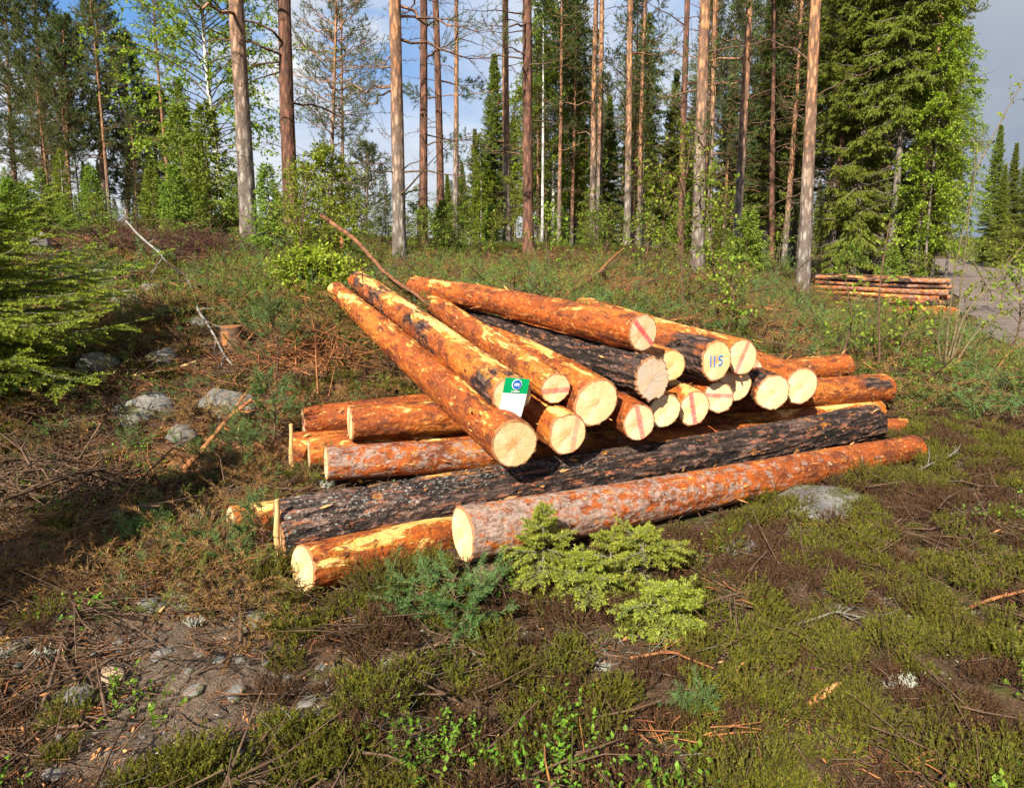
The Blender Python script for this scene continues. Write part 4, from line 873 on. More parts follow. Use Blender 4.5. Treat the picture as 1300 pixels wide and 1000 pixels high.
# --- understory bushes along the forest edge
us = []
def bush(px, py, Y, sc, kind, lb, g=None):
    p = at(px, py, Y); ms = (BUSH+YSP)[kind]; nm = 'young_spruce' if kind >= 3 else 'birch_bush'
    plant_tree(nm, lb, ms, on(p.x, p.y, -.03), None, sc, g, 'sapling' if kind < 3 else 'young spruce', nm=('stem', 'foliage'))
BUSH.append(leafy(47, Hh=1.9, z0=.1, R=.62, nb=70, trunk_r=.012, lf=.05, per_m=34, bark=M_TWIG, wig=.04, e=(.2, 1.0)))
plant_tree('birch_bush', 'fresh light green birch bush by the upper end of the long stick', BUSH[3], on(at(418, 345, 11).x, 11, -.03), 1, 1.05, None, 'sapling', nm=('stem', 'foliage'))
plant_tree('birch_bush', 'bright green low leafy bush at the very tips of the leftmost top logs', leafy(48, Hh=.5, z0=.03, R=.5, nb=60, trunk_r=.008, lf=.045, per_m=40, bark=M_TWIG, leafm=M_FERN, wig=.02, e=(.1, .9)), on(at(402, 372, 7.8).x, 7.8, -.03), 2, 1.0, None, 'sapling', nm=('stem', 'foliage')); BUSH.pop(); bush(425, 345, 11.2, .7, 0, 'smaller light green bush right of the large birch bush')
bush(272, 330, 14.5, 1.25, 4, 'olive young spruce left of the tall bare pine'); bush(240, 325, 15.5, 1.3, 4, 'second olive young spruce under the birch')
bush(20, 318, 12, .7, 3, 'yellow green young spruce at the left edge on the rise'); bush(60, 315, 13, .6, 4, 'yellow green young spruce right of the one at the left edge')
bush(345, 320, 12.2, .8, 4, 'young spruce in the shade between the two big left pines')
items = []
for q in range(64):
    px = r_.choice([r_.uniform(-40, 320), r_.uniform(-40, 310),  r_.uniform(340, 600), r_.uniform(580, 1180), r_.uniform(700, 1180)]); Y = r_.uniform(12.5, 17) if px < 320 else r_.uniform(15, 27)
    if 1020 < px < 1225: Y = max(Y, 20.5)
    kd = int(r_.choice([0, 1, 2, 1, 3])); kd = kd if px > 320 or r_.random() < .5 else 4; items.append((px, 'low leafy shrub' if kd < 3 else 'low young spruce', Y, r_.uniform(.55, 1.05)*(.48 if px < 120 else .7 if px < 320 else 1.1), kd))
for (px, what, Y, s_, kd), lb in zip(items, relate([(i[0], i[1]) for i in items])):
    bush(px, 320, Y, s_, kd, lb, 'shrubs under the forest edge' if kd < 3 else 'young spruces under the forest edge')

# ------------------------------------------------------------------ far log stack by the road
def far_stack():
    protos = []
    for q, (dk, pe) in enumerate(((.42, .55), (.56, .45), (.30, .72), (.64, .58))):
        protos.append((dk, pe))
    d2 = Vector((-.80, .60, 0)); c2 = Vector((.60, .80, 0)); base = at(1200, 402, 16.0); r = np.random.default_rng(3)
    cols = []; lab = []; rows = 7
    rown = ['bottom', 'second', 'third', 'fourth', 'fifth', 'sixth', 'top']; coln = ['front', 'second', 'third', 'fourth']
    first = {}
    for row in range(rows):
        for cidx in range(4):
            k = int(r.integers(0, 4)); dk, pe = protos[k]; dia = .135
            A = Vector((base.x, base.y, 0))+c2*(cidx*.15+(row % 2)*.07)+d2*r.uniform(-.14, .22); z = Hs(A.x, A.y)
            zb = row*.122; B = A+d2*(2.8+r.uniform(-.3, .35)); A.z = zb+base.z+.05+r.uniform(-.01, .01); B.z = A.z+.02+r.uniform(-.03, .03)
            lb = '%s layer log in the %s row of the far roadside stack' % (rown[row], coln[cidx])
            if k not in first:
                first[k] = make_log('log', A, B, dia*(1+.25*(k-1.5)/1.5), dia*.7, dk, pe, .3, lb, group='logs in the far roadside stack', res=(60, 18), seed=40+k, flakes=0, greyness=.7, greyfade=.2)
            else:
                t0 = first[k]; t = t0.copy(); COL.objects.link(t)
                X = (B-A).normalized(); Yv = Vector((0, 0, 1)).cross(X).normalized(); Z = X.cross(Yv); s = r.uniform(.85, 1.1)
                t.matrix_world = Matrix(((X.x, Yv.x*s, Z.x*s, A.x), (X.y, Yv.y*s, Z.y*s, A.y), (X.z, Yv.z*s, Z.z*s, A.z), (0, 0, 0, 1))); t['label'] = lb
                for ch in t0.children:
                    cc = ch.copy(); COL.objects.link(cc); cc.parent = t
                    if cc.name.startswith('bark'): cc.color = (dk+r.uniform(-.1, .1), pe+r.uniform(-.15, .2), .3, 1)
    for q, (a, b, lb) in enumerate((((1217, 409, 15.2), (1030, 379, 18.3), 'longest orange log lying lowest in front of the far stack'), ((1214, 402, 15.6), (1040, 373, 18.6), 'orange log just behind the lowest one before the far stack'),
                                    ((1216, 396, 15.7), (1120, 384, 17.2), 'short orange log on top of the two low ones before the far stack'))):
        make_log('log', at(*a), at(*b), .17, .14, .05, .62, .1, lb, group='logs lying in front of the far stack', res=(70, 18), seed=50+q, flakes=0)
far_stack()

# ------------------------------------------------------------------ stones, stump, fallen branches
def rock_mesh(seed, sx, sy, sz, n=30, m=44, amp=.22, mat=None, name='boulder'):
    ph = np.linspace(0, math.pi, n)[:, None]; th = np.linspace(0, 2*math.pi, m, endpoint=False)[None]
    X = np.sin(ph)*np.cos(th); Yy = np.sin(ph)*np.sin(th); Z = np.cos(ph)*np.ones_like(th)
    k = 1+amp*fbm(X*1.3+seed*3.1, Yy*1.3, Z*1.3, 3, seed)+.05*fbm(X*5+seed, Yy*5, Z*5, 4, seed+3)
    q = np.abs(X)**3+np.abs(Yy)**3+np.abs(Z)**3; k = k*(1/np.maximum(q, .3))**.12
    rp = np.random.default_rng(seed+5)
    if name in ('boulder', 'stone'):
        for _ in range(9):
            nv = nrm(rp.normal(0, 1, (1, 3)))[0]; dt = X*nv[0]+Yy*nv[1]+Z*nv[2]; k = np.where(dt > .15, np.minimum(k, (.74+.14*rp.random())/np.maximum(dt, .15)), k)
        k = k*1.12+.015*fbm(X*9+seed, Yy*9, Z*9, 3, seed+8)
    V = np.stack([X*k*sx, Yy*k*sy, Z*k*sz], -1).reshape(-1, 3); i = np.arange(n-1)[:, None]*m; j = np.arange(m)[None]; kk = (j+1) % m
    mb = MB(); mb.add(V, np.stack([i+j, i+m+j, i+m+kk, i+kk], -1).reshape(-1, 4), 0, .5, True); return mb.mesh(name, mat or M_ROCK)
for q, (px, py, w, hgt, lb, nm) in enumerate((
    (182, 534, 62, .62, 'rounded grey boulder on the left slope behind dry spruce twigs', 'boulder'), (279, 536, 88, .5, 'broad low grey boulder right of the rounded one on the left slope', 'boulder'),
    (160, 392, 52, .55, 'grey boulder higher on the left slope above the stump', 'boulder'), (205, 462, 44, .4, 'half buried grey stone between slope twigs and stump', 'boulder'),
    (130, 358, 34, .5, 'small pale stone near the slope crest on the left', 'boulder'), (188, 372, 26, .5, 'small grey stone beside the fallen white branch', 'boulder'),
    (50, 322, 30, .9, 'upright grey rock behind the left spruce boughs', 'boulder'), (352, 316, 62, .45, 'dark mossy boulder right of the tall bare pine', 'boulder'),
    (592, 306, 46, .55, 'dark boulder on the rise among the slim centre pines', 'boulder'), (1042, 646, 120, .15, 'flat granite slab under the right part of the frontmost log', 'boulder'),
    (232, 566, 40, .55, 'angular grey boulder just in front of the broad low one', 'boulder'), (120, 470, 46, .5, 'grey boulder at the edge of the left spruce shade', 'boulder'), (250, 420, 30, .5, 'small grey boulder left of the stump', 'boulder'), (60, 742, 34, .5, 'grey stone among twigs at the lower left', 'stone'),
    (205, 838, 26, .5, 'small grey stone in the middle of the bare soil', 'stone'), (322, 800, 34, .45, 'grey stone right of the bare soil', 'stone'), (300, 885, 26, .5, 'small grey stone at the bottom beside heather', 'stone'),
    (140, 868, 36, .55, 'tan oval stone lying in the bare soil at lower left', 'stone'), (186, 778, 30, .45, 'flat grey stone at the upper edge of the bare soil', 'stone'),
    (262, 742, 24, .4, 'small grey stone below the green pine shoots at left', 'stone'), (100, 905, 34, .5, 'dark stone at the lower left corner of the bare soil', 'stone'), (940, 702, 40, .4, 'small lichened rock in the heather below the slab', 'stone'))):
    g = gp(px, py); s = wid(w, g.y)/2
    mt = None
    if 'tan' in lb: mt = simple('tan_stone', (.25, .17, .10), (.38, .28, .18), 20)
    me = rock_mesh(200+q, s*1.08, s*.85, s*hgt*1.35, mat=mt, name=nm)
    o = obj(nm, me, None, (g.x, g.y+s*.3, g.z+s*hgt*.26), rng.random()*6); tag(o, lb, 'rock')
def stump():
    g = gp(296, 448); t = thing('tree_stump', 'small cut tree stump with orange torn side on the left slope', 'stump', g); w = wid(27, g.y)/2
    mb = MB(); z = np.array([-.1, 0, .05, .12, .18, .2]); tube(mb, np.c_[0*z, .02*z, z], w*np.array([1.5, 1.35, 1.1, 1.0, 1.0, .98]), 20, bump=.16)
    obj('bark', mb.mesh('bark', M_TWIG), t)
    mf = MB(); tube(mf, [(0, .0, .199), (0, 0, .212)], w*.9, 20); f = obj('sawn_top', mf.mesh('sawn_top', M_REDTWIG), t)
    mc = MB(); tube(mc, [(-.2*w, -.55*w, .02), (-.2*w, -.60*w, .17)], w*.5, 12, bump=.2); obj('torn_side', mc.mesh('torn_side', M_CHIP), t)
stump()
def limb(pts, r0, r1, mat, lb, nm='fallen_branch', cat='branch', twigs=0, seed=0, raise_=0.0, onground=True, tl=.25, knob=.12):
    """pts: (px, py, lift) on the ground, or (px, py, Y) in the air"""
    r = np.random.default_rng(seed+900); C = []
    for p in pts:
        if onground: g = gp(p[0], p[1]); C.append((g.x, g.y, g.z+p[2]+r0*.7))
        elif p[2] < 1: C.append(tuple(at(p[0], p[1], gp(p[0], p[1]).y*(1-p[2]))))
        else: C.append(tuple(at(*p)))
    C = np.array(C); n = max(14, 6*len(C)); u = np.linspace(0, len(C)-1, n); P = np.stack([np.interp(u, range(len(C)), C[:, k]) for k in range(3)], -1)
    P += .12*np.linalg.norm(C[-1]-C[0])*.10*np.stack([fbm(u*.9, u*0+seed, None, 3, seed+k) for k in range(3)], -1)
    mb = MB(); tube(mb, P, np.linspace(r0, r1, n), 9, bump=knob, seed=seed)
    if twigs:
        i = r.integers(2, n-1, twigs); D = nrm(nrm(P[i]-P[i-1])*.8+r.normal(0, .6, (twigs, 3))+np.array((0, 0, .2))); Ln = tl*(.3+r.random(twigs))
        for a, d_, l in zip(P[i], D, Ln):
            q = np.array([a, a+d_*l*.5+r.normal(0, .02, 3), a+d_*l]); tube(mb, q, [r1*.8+.001, r1*.5+.001, .001], 5)
            if l > tl*.6:
                sticks(mb, [q[1], q[1]], [q[1]+nrm(d_+r.normal(0, .6, 3))*l*.5, q[1]+nrm(d_+r.normal(0, .6, 3))*l*.4], r1*.4, .0006)
    o = obj(nm, mb.mesh(nm, mat)); tag(o, lb, cat); return o
limb([(413, 276, 8.6), (450, 308, 8.1), (487, 342, 7.6), (525, 370, 6.9), (556, 394, 6.35), (620, 430, 5.75), (690, 462, 5.2)], .027, .005, M_STICK, 'long bent branch lying over the far ends of the top logs', twigs=6, seed=1, onground=False)
limb([(163, 283, 9.8), (206, 318, 8.9), (238, 352, .05), (256, 395, .04), (290, 450, .03), (325, 490, .02)], .014, .009, M_WHITETWIG, 'long fallen branch with white bark crossing the left slope', twigs=10, seed=2, tl=.3, onground=False)
limb([(232, 606, .02), (262, 585, .08), (292, 562, .16), (322, 545, .2)], .022, .012, M_REDTWIG, 'thick reddish branch lying left of the leftmost butt ends', twigs=5, seed=3)
limb([(95, 650, .05), (150, 618, .03), (200, 612, .03), (238, 604, .02)], .016, .008, M_REDTWIG, 'thin reddish branch in the dry twigs at the left', twigs=7, seed=4)
limb([(54, 905, .02), (72, 855, .03), (84, 820, .03), (100, 790, .04)], .008, .005, M_TWIG, 'brown stick lying upright in the bare soil at lower left', twigs=3, seed=5, tl=.1)
limb([(286, 742, .02), (302, 765, .05), (308, 800, .04), (306, 828, .02)], .010, .008, M_TWIG, 'bent brown stick below the lowest orange log', twigs=2, seed=6, tl=.08)
limb([(190, 661, .05), (203, 674, .04), (215, 687, .03)], .024, .016, M_REDTWIG, 'short thick reddish piece of wood on the left', nm='wood_piece', cat='wood piece', seed=7)
limb([(1026, 908, .01), (1045, 899, .03), (1064, 889, .05)], .017, .012, M_CHIP, 'short orange torn wood piece at the bottom right', nm='wood_piece', cat='wood piece', seed=8)
limb([(1230, 781, .03), (1262, 777, .05), (1300, 770, .06)], .009, .006, M_REDTWIG, 'thin reddish stick in the heather at the right edge', twigs=3, seed=9, tl=.1)
limb([(1158, 610, .03), (1185, 598, .05), (1215, 590, .06)], .010, .005, M_GREYTWIG, 'grey lichened twig in the heather right of the frontmost log', twigs=6, seed=10, tl=.15)
limb([(1160, 472, .02), (1210, 480, .06), (1250, 485, .06), (1292, 492, .03)], .020, .010, M_REDTWIG, 'long brown branch on the ground right of the pile', twigs=8, seed=11, tl=.4)
limb([(1085, 458, .02), (1130, 466, .04), (1175, 478, .02)], .016, .008, M_REDTWIG, 'brown branch pointing right from the rear log end', twigs=5, seed=12, tl=.3)
limb([(722, 384, .05), (755, 367, .2), (790, 350, .5)], .035, .018, M_REDTWIG, 'broken branch rising behind the highest log', twigs=5, seed=13, tl=.4)
limb([(700, 380, .05), (748, 370, .12), (785, 357, .35)], .026, .012, M_TWIG, 'second thinner broken branch behind the highest log', twigs=5, seed=14, tl=.4)
limb([(1070, 440, .03), (1120, 436, .08), (1150, 430, .1)], .016, .010, M_PALEWOOD, 'pale stripped pole on the ground before the far stack', seed=15)
limb([(1040, 436, .02), (1100, 443, .05), (1180, 448, .03)], .014, .008, M_TWIG, 'thin pole crossing the ground before the far stack', twigs=4, seed=16, tl=.3)
limb([(930, 428, .03), (985, 437, .05), (1030, 440, .03)], .016, .010, M_REDTWIG, 'branch lying behind the upper right logs', twigs=4, seed=17, tl=.3)
limb([(880, 375, .03), (840, 385, .08), (800, 372, .1)], .022, .010, M_REDTWIG, 'crooked branch among the litter behind the numbered log', twigs=8, seed=18, tl=.5)
limb([(598, 842, .03), (607, 852, .03), (618, 862, .02)], .007, .006, M_GREYTWIG, 'tiny pale stick below the sprawling young pine', seed=19)
limb([(1010, 802, .03), (1060, 790, .05), (1110, 800, .03)], .006, .003, M_GREYTWIG, 'thin grey twig in the heather at lower right', twigs=6, seed=20, tl=.12)
limb([(800, 850, .03), (850, 846, .05), (905, 862, .03)], .006, .003, M_REDTWIG, 'thin curved red twig near the bottom centre', twigs=4, seed=21, tl=.12)
limb([(100, 770, .03), (135, 745, .05), (165, 715, .03)], .012, .007, M_TWIG, 'dark stick left of the green pine shoots', twigs=4, seed=22, tl=.15)
limb([(250, 470, .03), (215, 480, .05), (170, 486, .03)], .014, .008, M_PALEWOOD, 'pale split stick on the slope left of the stump', seed=23)
limb([(420, 300, .6), (430, 318, .35), (437, 345, .05)], .04, .05, M_REDTWIG, 'broken reddish stub beside the light green birch bush', seed=24)
def wood_lump():
    g = gp(620, 752); me = rock_mesh(77, .07, .06, .085, amp=.55, mat=M_TWIG, name='bark_lump'); tag(obj('bark_lump', me, None, (g.x, g.y, g.z+.05)), 'torn brown root lump below the end of the frontmost log', 'root')
wood_lump()
def sliver(px, y0, y1, Y, lb, seed):  # pale end face of a log seen edge on, built as a thin rod
    a = at(px, y1, Y); b = at(px-2, y0, Y); mb = MB(); t = np.linspace(0, 1, 8)[:, None]; P = np.array(a)*(1-t)+np.array(b)*t; P[:, 0] += .004*np.sin(t[:, 0]*9)
    tube(mb, P, np.linspace(.018, .012, 8), 6, bump=.35, seed=seed); tag(obj('end_sliver', mb.mesh('end_sliver', M_PALEWOOD)), lb, 'sliver')
sliver(353, 634, 728, 3.36, 'pale split stake of the black log butt end face, seen edge on', 1); sliver(371, 538, 612, 4.55, 'pale split stake of the leftmost butt end face, seen edge on', 2)

# brushwood heap on the crest
def heap(px, py, w, h, n, lb, mat, seed):
    g = gp(px, py); r = np.random.default_rng(seed); c = np.c_[r.normal(0, w*.36, n), r.normal(0, w*.2, n), np.abs(r.normal(0, h*.45, n))]
    D = nrm(r.normal(0, 1, (n, 3))*np.array((1, .6, .35))); l = .2+.55*r.random(n); P0 = c-D*l[:, None]/2; P1 = c+D*l[:, None]/2; P1 = P1+r.normal(0, .10, P1.shape); P0[:, 2] = np.abs(P0[:, 2]); P1[:, 2] = np.abs(P1[:, 2])
    for P in (P0, P1): P[:, 2] += H(P[:, 0]+g.x, P[:, 1]+g.y)-g.z
    rr = .003+.008*r.random(n)**2; M = (P0+P1)/2+r.normal(0, .05, P0.shape); M[:, 2] = np.maximum(M[:, 2], np.minimum(P0[:, 2], P1[:, 2])); mb = MB(); sticks(mb, P0, M, rr, rr*.8); sticks(mb, M, P1, rr*.8, .001); M2 = M+r.normal(0, .12, M.shape); sticks(mb, M, M2, rr*.5, .001); o = obj('brushwood', mb.mesh('brushwood', mat), None, g); tag(o, lb, 'brushwood', None, 'stuff')
heap(225, 332, 1.5, .38, 1500, 'reddish brown heap of cut brushwood on the left crest', simple('dry_brush', (.04, .018, .013), (.12, .05, .032), 6), 1)
heap(60, 640, 1.0, .14, 260, 'brown dry twigs under the left spruce boughs', M_TWIG, 2)
heap(395, 470, .8, .10, 160, 'brown twigs and bark on the slope beside the top logs', M_REDTWIG, 3)
heap(860, 392, 2.4, .14, 420, 'felling slash scattered behind the pile', M_REDTWIG, 4)

# ------------------------------------------------------------------ young trees close by
def put(nm, lb, cat, ms, pos, rz=0, sc=1.0, tilt=(0, 0), names=('stem', 'foliage')):
    t = plant_tree(nm, lb, ms, pos, rz, sc, None, cat, names); t.rotation_euler = (tilt[0], tilt[1], rz); return t
# spruce at the left edge
p = on(-4.15, 5.25, -.05)
put('young_spruce', 'large young spruce reaching in from the left edge with drooping yellow green boughs', 'young spruce',
    spruce(301, Hh=1.85, R=1.7, z0=.08, nb=130, seg=12, trunk_r=.05, droop=.26, near=True, mats=(M_GREYTWIG, M_FRESHD), needle=(.016, .0070, 300), tw=.26), p)
def near_spruce(px, py, Hm, R, nb, seed, lb, tilt=(0, 0), droop=.15, lift=0):
    g = gp(px, py); g.z += lift
    put('young_spruce', lb, 'young spruce', spruce(seed, Hh=Hm, R=R, z0=.03, nb=nb, seg=6, trunk_r=.010, droop=droop, near=True, mats=(M_GREYTWIG, M_FRESH), needle=(.016, .0042, 430), tw=.42), g, 0.3*seed, 1, tilt)
near_spruce(690, 745, .40, .24, 22, 302, 'yellow green young spruce with upright leader before the frontmost log', droop=.30)
near_spruce(740, 762, .22, .28, 18, 303, 'low yellow green young spruce right of the one with the leader', droop=.45)
near_spruce(815, 750, .30, .42, 26, 304, 'widest yellow green young spruce in front of the logs', droop=.55)
near_spruce(845, 795, .18, .30, 18, 305, 'bushy young spruce lowest right of the yellow green group', droop=.5)
near_spruce(775, 735, .22, .28, 16, 306, 'young spruce between the leader bearing one and the widest one', droop=.5)
def near_pine(px, py, Hm, R, nb, seed, lb, sprawl=0.0, Yfix=None, lean=(0, 0)):
    g = gp(px, py) if Yfix is None else on(at(px, py, Yfix).x, Yfix)
    r = np.random.default_rng(seed); S = stem_pts(Hm, lean, .02, seed); mb = MB(); f = r.random(nb); z = Hm*(.08+.9*f)
    az = r.random(nb)*6.28; L = R*(1-.65*f)*(.5+.6*r.random(nb)); P = curve(stem_at(S, z), az, L, np.full(nb, .55-sprawl), np.linspace(0, 1, 6), np.full(nb, .1), np.full(nb, .3), r.normal(0, .1, (nb, 1, 3))*L[:, None, None])
    for i in range(5): sticks(mb, P[:, i], P[:, i+1], .004*(1-i*.12), .0034*(1-i*.12))
    brush(mb, P[:, 2:-1].reshape(-1, 3), P[:, 3:].reshape(-1, 3), 620, .028, .0030, 48, 1, (.05, .9))
    A = P[:, 2:5].reshape(-1, 3); B = A+nrm(nrm((P[:, 3:6]-P[:, 2:5]).reshape(-1, 3))+r.normal(0, .6, A.shape))*(.05+.07*r.random((len(A), 1))); sticks(mb, A, B, .0026, .0016); brush(mb, A, B, 620, .026, .0030, 50, 1, (.1, .97))
    sp = stem_at(S, np.linspace(Hm*.5, Hm, 12)); brush(mb, sp[:-1], sp[1:], 500, .030, .0028, 45, 1, (.2, .9))
    tb = MB(); tube(tb, S, np.linspace(.009, .004, len(S)), 7, bump=.1); put('young_pine', lb, 'young pine', (tb.mesh('stem', M_TWIG), mb.mesh('foliage', [M_TWIG, M_PINE_B])), g)
near_pine(585, 792, .20, .42, 26, 311, 'sprawling blue green young pine in front of the frontmost log', sprawl=.35)
near_pine(540, 768, .16, .30, 14, 312, 'left arm of low blue green pine growth before the lowest orange log', sprawl=.35)
near_pine(872, 900, .07, .075, 8, 313, 'tiny blue green pine seedling at the bottom edge')
near_pine(345, 585, .60, .34, 22, 314, 'slender young pine standing left of the stacked butt ends')
near_pine(300, 612, .30, .34, 16, 315, 'small young pine on the slope left of the thin orange log', sprawl=.1)
near_pine(350, 480, .62, .42, 24, 316, 'blue green young pine on the slope left of the top logs')
near_pine(330, 700, .26, .20, 12, 317, 'young pine shoots in front of the black log butt')
near_pine(235, 720, .12, .26, 14, 318, 'low green pine shoots among lichen at left', sprawl=.3)
near_pine(300, 738, .12, .24, 12, 319, 'low green pine shoots right of the lichen patch', sprawl=.3)
near_pine(170, 690, .12, .24, 11, 320, 'low green pine shoots beside the dry twigs at left', sprawl=.3)
near_pine(985, 372, .9, .7, 20, 322, 'young pine in the clearing left of the whitish footed pine')
# sparse broadleaf saplings
def sapling(px, py, Hm, lb, seed, R=.5, nb=14, lf=.05, per_m=14, z0=None, lean=(0, 0), Y=None, tr=.010, leafm=None, e=(.5, 1.0), twn=2, droop=.1, bark=None):
    g = gp(px, py) if Y is None else on(at(px, py, Y).x, Y)
    put('birch_sapling', lb, 'sapling', leafy(seed, Hh=Hm, z0=Hm*.18 if z0 is None else z0, R=R, nb=nb, trunk_r=tr, lf=lf, per_m=per_m, lean=lean, bark=bark or M_TWIG, leafm=leafm or M_BIRCH, wig=.05, e=e, twn=twn, droop=droop, tw=.5), g)
sapling(868, 412, 2.3, 'tall birch sapling with pale leaves in front of the thick orange pine', 331, R=.75, nb=26)
sapling(905, 405, 1.9, 'birch sapling just right of the thick orange pine', 332, R=.6, nb=20)
sapling(922, 428, .9, 'short leafy sapling behind the upper right logs', 333, R=.35, nb=12)
sapling(990, 352, 1.6, 'thin leafy sapling between the leaning and the whitish footed pines', 334, R=.5, nb=14)
sapling(1115, 474, 1.6, 'almost bare thin sapling in front of the far stack', 335, R=.3, nb=7, per_m=8)
sapling(1062, 468, 1.0, 'thin bare twiggy sapling left of the almost bare one', 336, R=.25, nb=7, per_m=9)
sapling(1282, 455, 1.3, 'green leafy sapling at the right edge before the road', 337, R=.5, nb=18)
sapling(1270, 400, 2.0, 'pale leaved sapling by the road at the right edge', 338, R=.7, nb=24)
sapling(700, 352, 1.2, 'low leafy sapling on the rise behind the highest log', 339, R=.5, nb=14)
sapling(815, 350, 1.1, 'low leafy sapling by the orange pine with dead twigs', 340, R=.5, nb=14)
sapling(1140, 460, .6, 'small bright sapling on the ground right of the rear log end', 341, R=.35, nb=12)
sapling(835, 345, 1.9, 'yellow green sapling behind the numbered log', 343, R=.6, nb=16)
sapling(620, 340, 1.0, 'low green sapling between grey trunk and bright orange pine', 344, R=.5, nb=14)
sapling(385, 360, 1.3, 'light green leafy sapling at the far tips of the top logs', 345, R=.6, nb=26, lf=.04, per_m=22)
# willow shrub with arching stems at the right
def willow():
    g = gp(1200, 468); t = thing('willow_shrub', 'bare arching willow shrub with few young leaves at the right edge', 'shrub', g); r = np.random.default_rng(8); mbL = MB(); Y0 = g.y
    stems = ([(1200, 468), (1203, 420), (1212, 340), (1232, 250), (1250, 160)], [(1205, 468), (1222, 400), (1260, 360), (1300, 310), (1340, 270)], [(1200, 468), (1214, 420), (1224, 330), (1238, 200), (1242, 178)],
             [(1208, 468), (1240, 420), (1275, 400), (1310, 370)], [(1196, 468), (1190, 430), (1205, 380)], [(1206, 468), (1230, 400), (1222, 372), (1290, 345)], [(1234, 330), (1262, 380), (1300, 350)][:2], [(1240, 215), (1262, 170), (1300, 100), (1330, 60)])
    for q, s in enumerate(stems):
        C = np.array([at(a, b, Y0+.1*q*(k+1)/4-.3)-Vector((0, 0, 0)) for k, (a, b) in enumerate(s)])-np.array(g); n = 20; u = np.linspace(0, len(C)-1, n)
        P = np.stack([np.interp(u, range(len(C)), C[:, k]) for k in range(3)], -1); P[1:-1] = (P[:-2]+P[1:-1]*2+P[2:])/4; P[1:-1] = (P[:-2]+P[1:-1]*2+P[2:])/4
        mb = MB(); tube(mb, P, np.linspace(.013 if q < 4 else .009, .002, n), 7, bump=.06, seed=q); i = r.integers(7, n-1, 10); A = P[i]; B = A+nrm(nrm(P[i+0]-P[i-1])+r.normal(0, .6, (10, 3)))*(.10+.22*r.random((10, 1)))
        sticks(mb, A, B, .003, .0012); obj('stem', mb.mesh('stem', simple('willow_bark', (.08, .06, .03), (.19, .15, .08), 20) if q == 0 else bpy.data.materials['willow_bark']), t)
        m_ = r.random(10) < (.75 if q in (1, 3, 7) else .35); A, B = A[m_], B[m_]
        if len(A):
            k = 7; tt = r.random((len(A)*k, 1)); ii = np.repeat(np.arange(len(A)), k); D = rvec(len(ii)); blades(mbL, A[ii]*(1-tt)+B[ii]*tt, D, rvec(len(ii)), .055*(.6+.7*r.random(len(ii))), .028, 0, r.random(len(ii)))
    lv = obj('leaves', mbL.mesh('leaves', M_BIRCH), t); lv['kind'] = 'stuff'

willow()

# ------------------------------------------------------------------ ground cover
def clump_heather(seed, n=62, h=.17, R=.13, mat0=M_TWIG, mat1=M_HEATH, dense=24, bl=.011, bw=.0046):
    r = np.random.default_rng(seed); mb = MB(); a = r.random(n)*6.28; rr = R*np.sqrt(r.random(n)); P0 = np.stack([np.cos(a)*rr*.4, np.sin(a)*rr*.4, 0*a-.02], -1)
    l = h*(.55+.6*r.random(n)); D = nrm(np.stack([np.cos(a)*rr/R*.75, np.sin(a)*rr/R*.75, np.ones(n)], -1)+r.normal(0, .18, (n, 3))); P1 = P0+D*l[:, None]*.6; P2 = P1+nrm(D+r.normal(0, .3, (n, 3))+np.array((0, 0, .2)))*l[:, None]*.5
    sticks(mb, P0, P1, .0018, .0012, 0); sticks(mb, P1, P2, .0012, .0005, 0)
    q = P1+(P2-P1)*.1; S2 = q+nrm(D+r.normal(0, .55, (n, 3)))*l[:, None]*.36; sticks(mb, q, S2, .001, .0004, 0)
    base = np.repeat(r.random(n)*.7, 1)
    for A, B, k in ((P0+(P1-P0)*.5, P1, dense//3), (P1, P2, dense), (q, S2, dense//2)):
        i = np.repeat(np.arange(n), k); tt = rng.random((len(i), 1)); T = nrm(B-A)[i]; rad = nrm(np.cross(T, rvec(len(i)))); Dd = T*.8+rad*.6
        blades(mb, A[i]*(1-tt)+B[i]*tt, Dd, np.cross(Dd, rvec(len(i))), bl*(.7+.6*rng.random(len(i))), bw, 1, np.clip(base[i]+.3*rng.random(len(i)), 0, 1), True)
    return mb.mesh('shoots', [mat0, mat1])
def clump_leaf(seed, n=26, h=.10, R=.13, lf=.020, mat=M_BILB):
    r = np.random.default_rng(seed); mb = MB(); P0 = np.c_[r.normal(0, R*.5, (n, 2)), np.full(n, -.02)]; P1 = P0+nrm(r.normal(0, .35, (n, 3))+np.array((0, 0, 1.)))*(h*(.5+.8*r.random(n)))[:, None]
    sticks(mb, P0, P1, .0013, .0007, 0); k = 7; i = np.repeat(np.arange(n), k); tt = .35+.65*r.random((len(i), 1)); D = nrm(rvec(len(i))+np.array((0, 0, .3)))
    blades(mb, P0[i]*(1-tt)+P1[i]*tt, D, np.cross(D, (0, 0, 1.))+.3*rvec(len(i)), lf*(.6+.7*rng.random(len(i))), lf*.6, 1, rng.random(len(i))); return mb.mesh('leaves', [M_TWIG, mat])
def clump_twigs(seed, n=26, R=.22, mat=M_TWIG, l0=.04, l1=.22, rad=.0028):
    r = np.random.default_rng(seed); mb = MB(); P = np.c_[r.normal(0, R*.5, (n, 2)), .004+.02*r.random(n)]; D = nrm(np.c_[r.normal(0, 1, (n, 2)), r.normal(0, .16, n)]); l = l0+(l1-l0)*r.random(n)**1.6
    B = P+D*l[:, None]; B[:, 2] = np.abs(B[:, 2])+.002; M = (P+B)/2+r.normal(0, .008, P.shape); rr = rad*(.4+1.1*r.random(n)); sticks(mb, P, M, rr, rr*.8); sticks(mb, M, B, rr*.8, rr*.4)
    return mb.mesh('twigs', [mat])
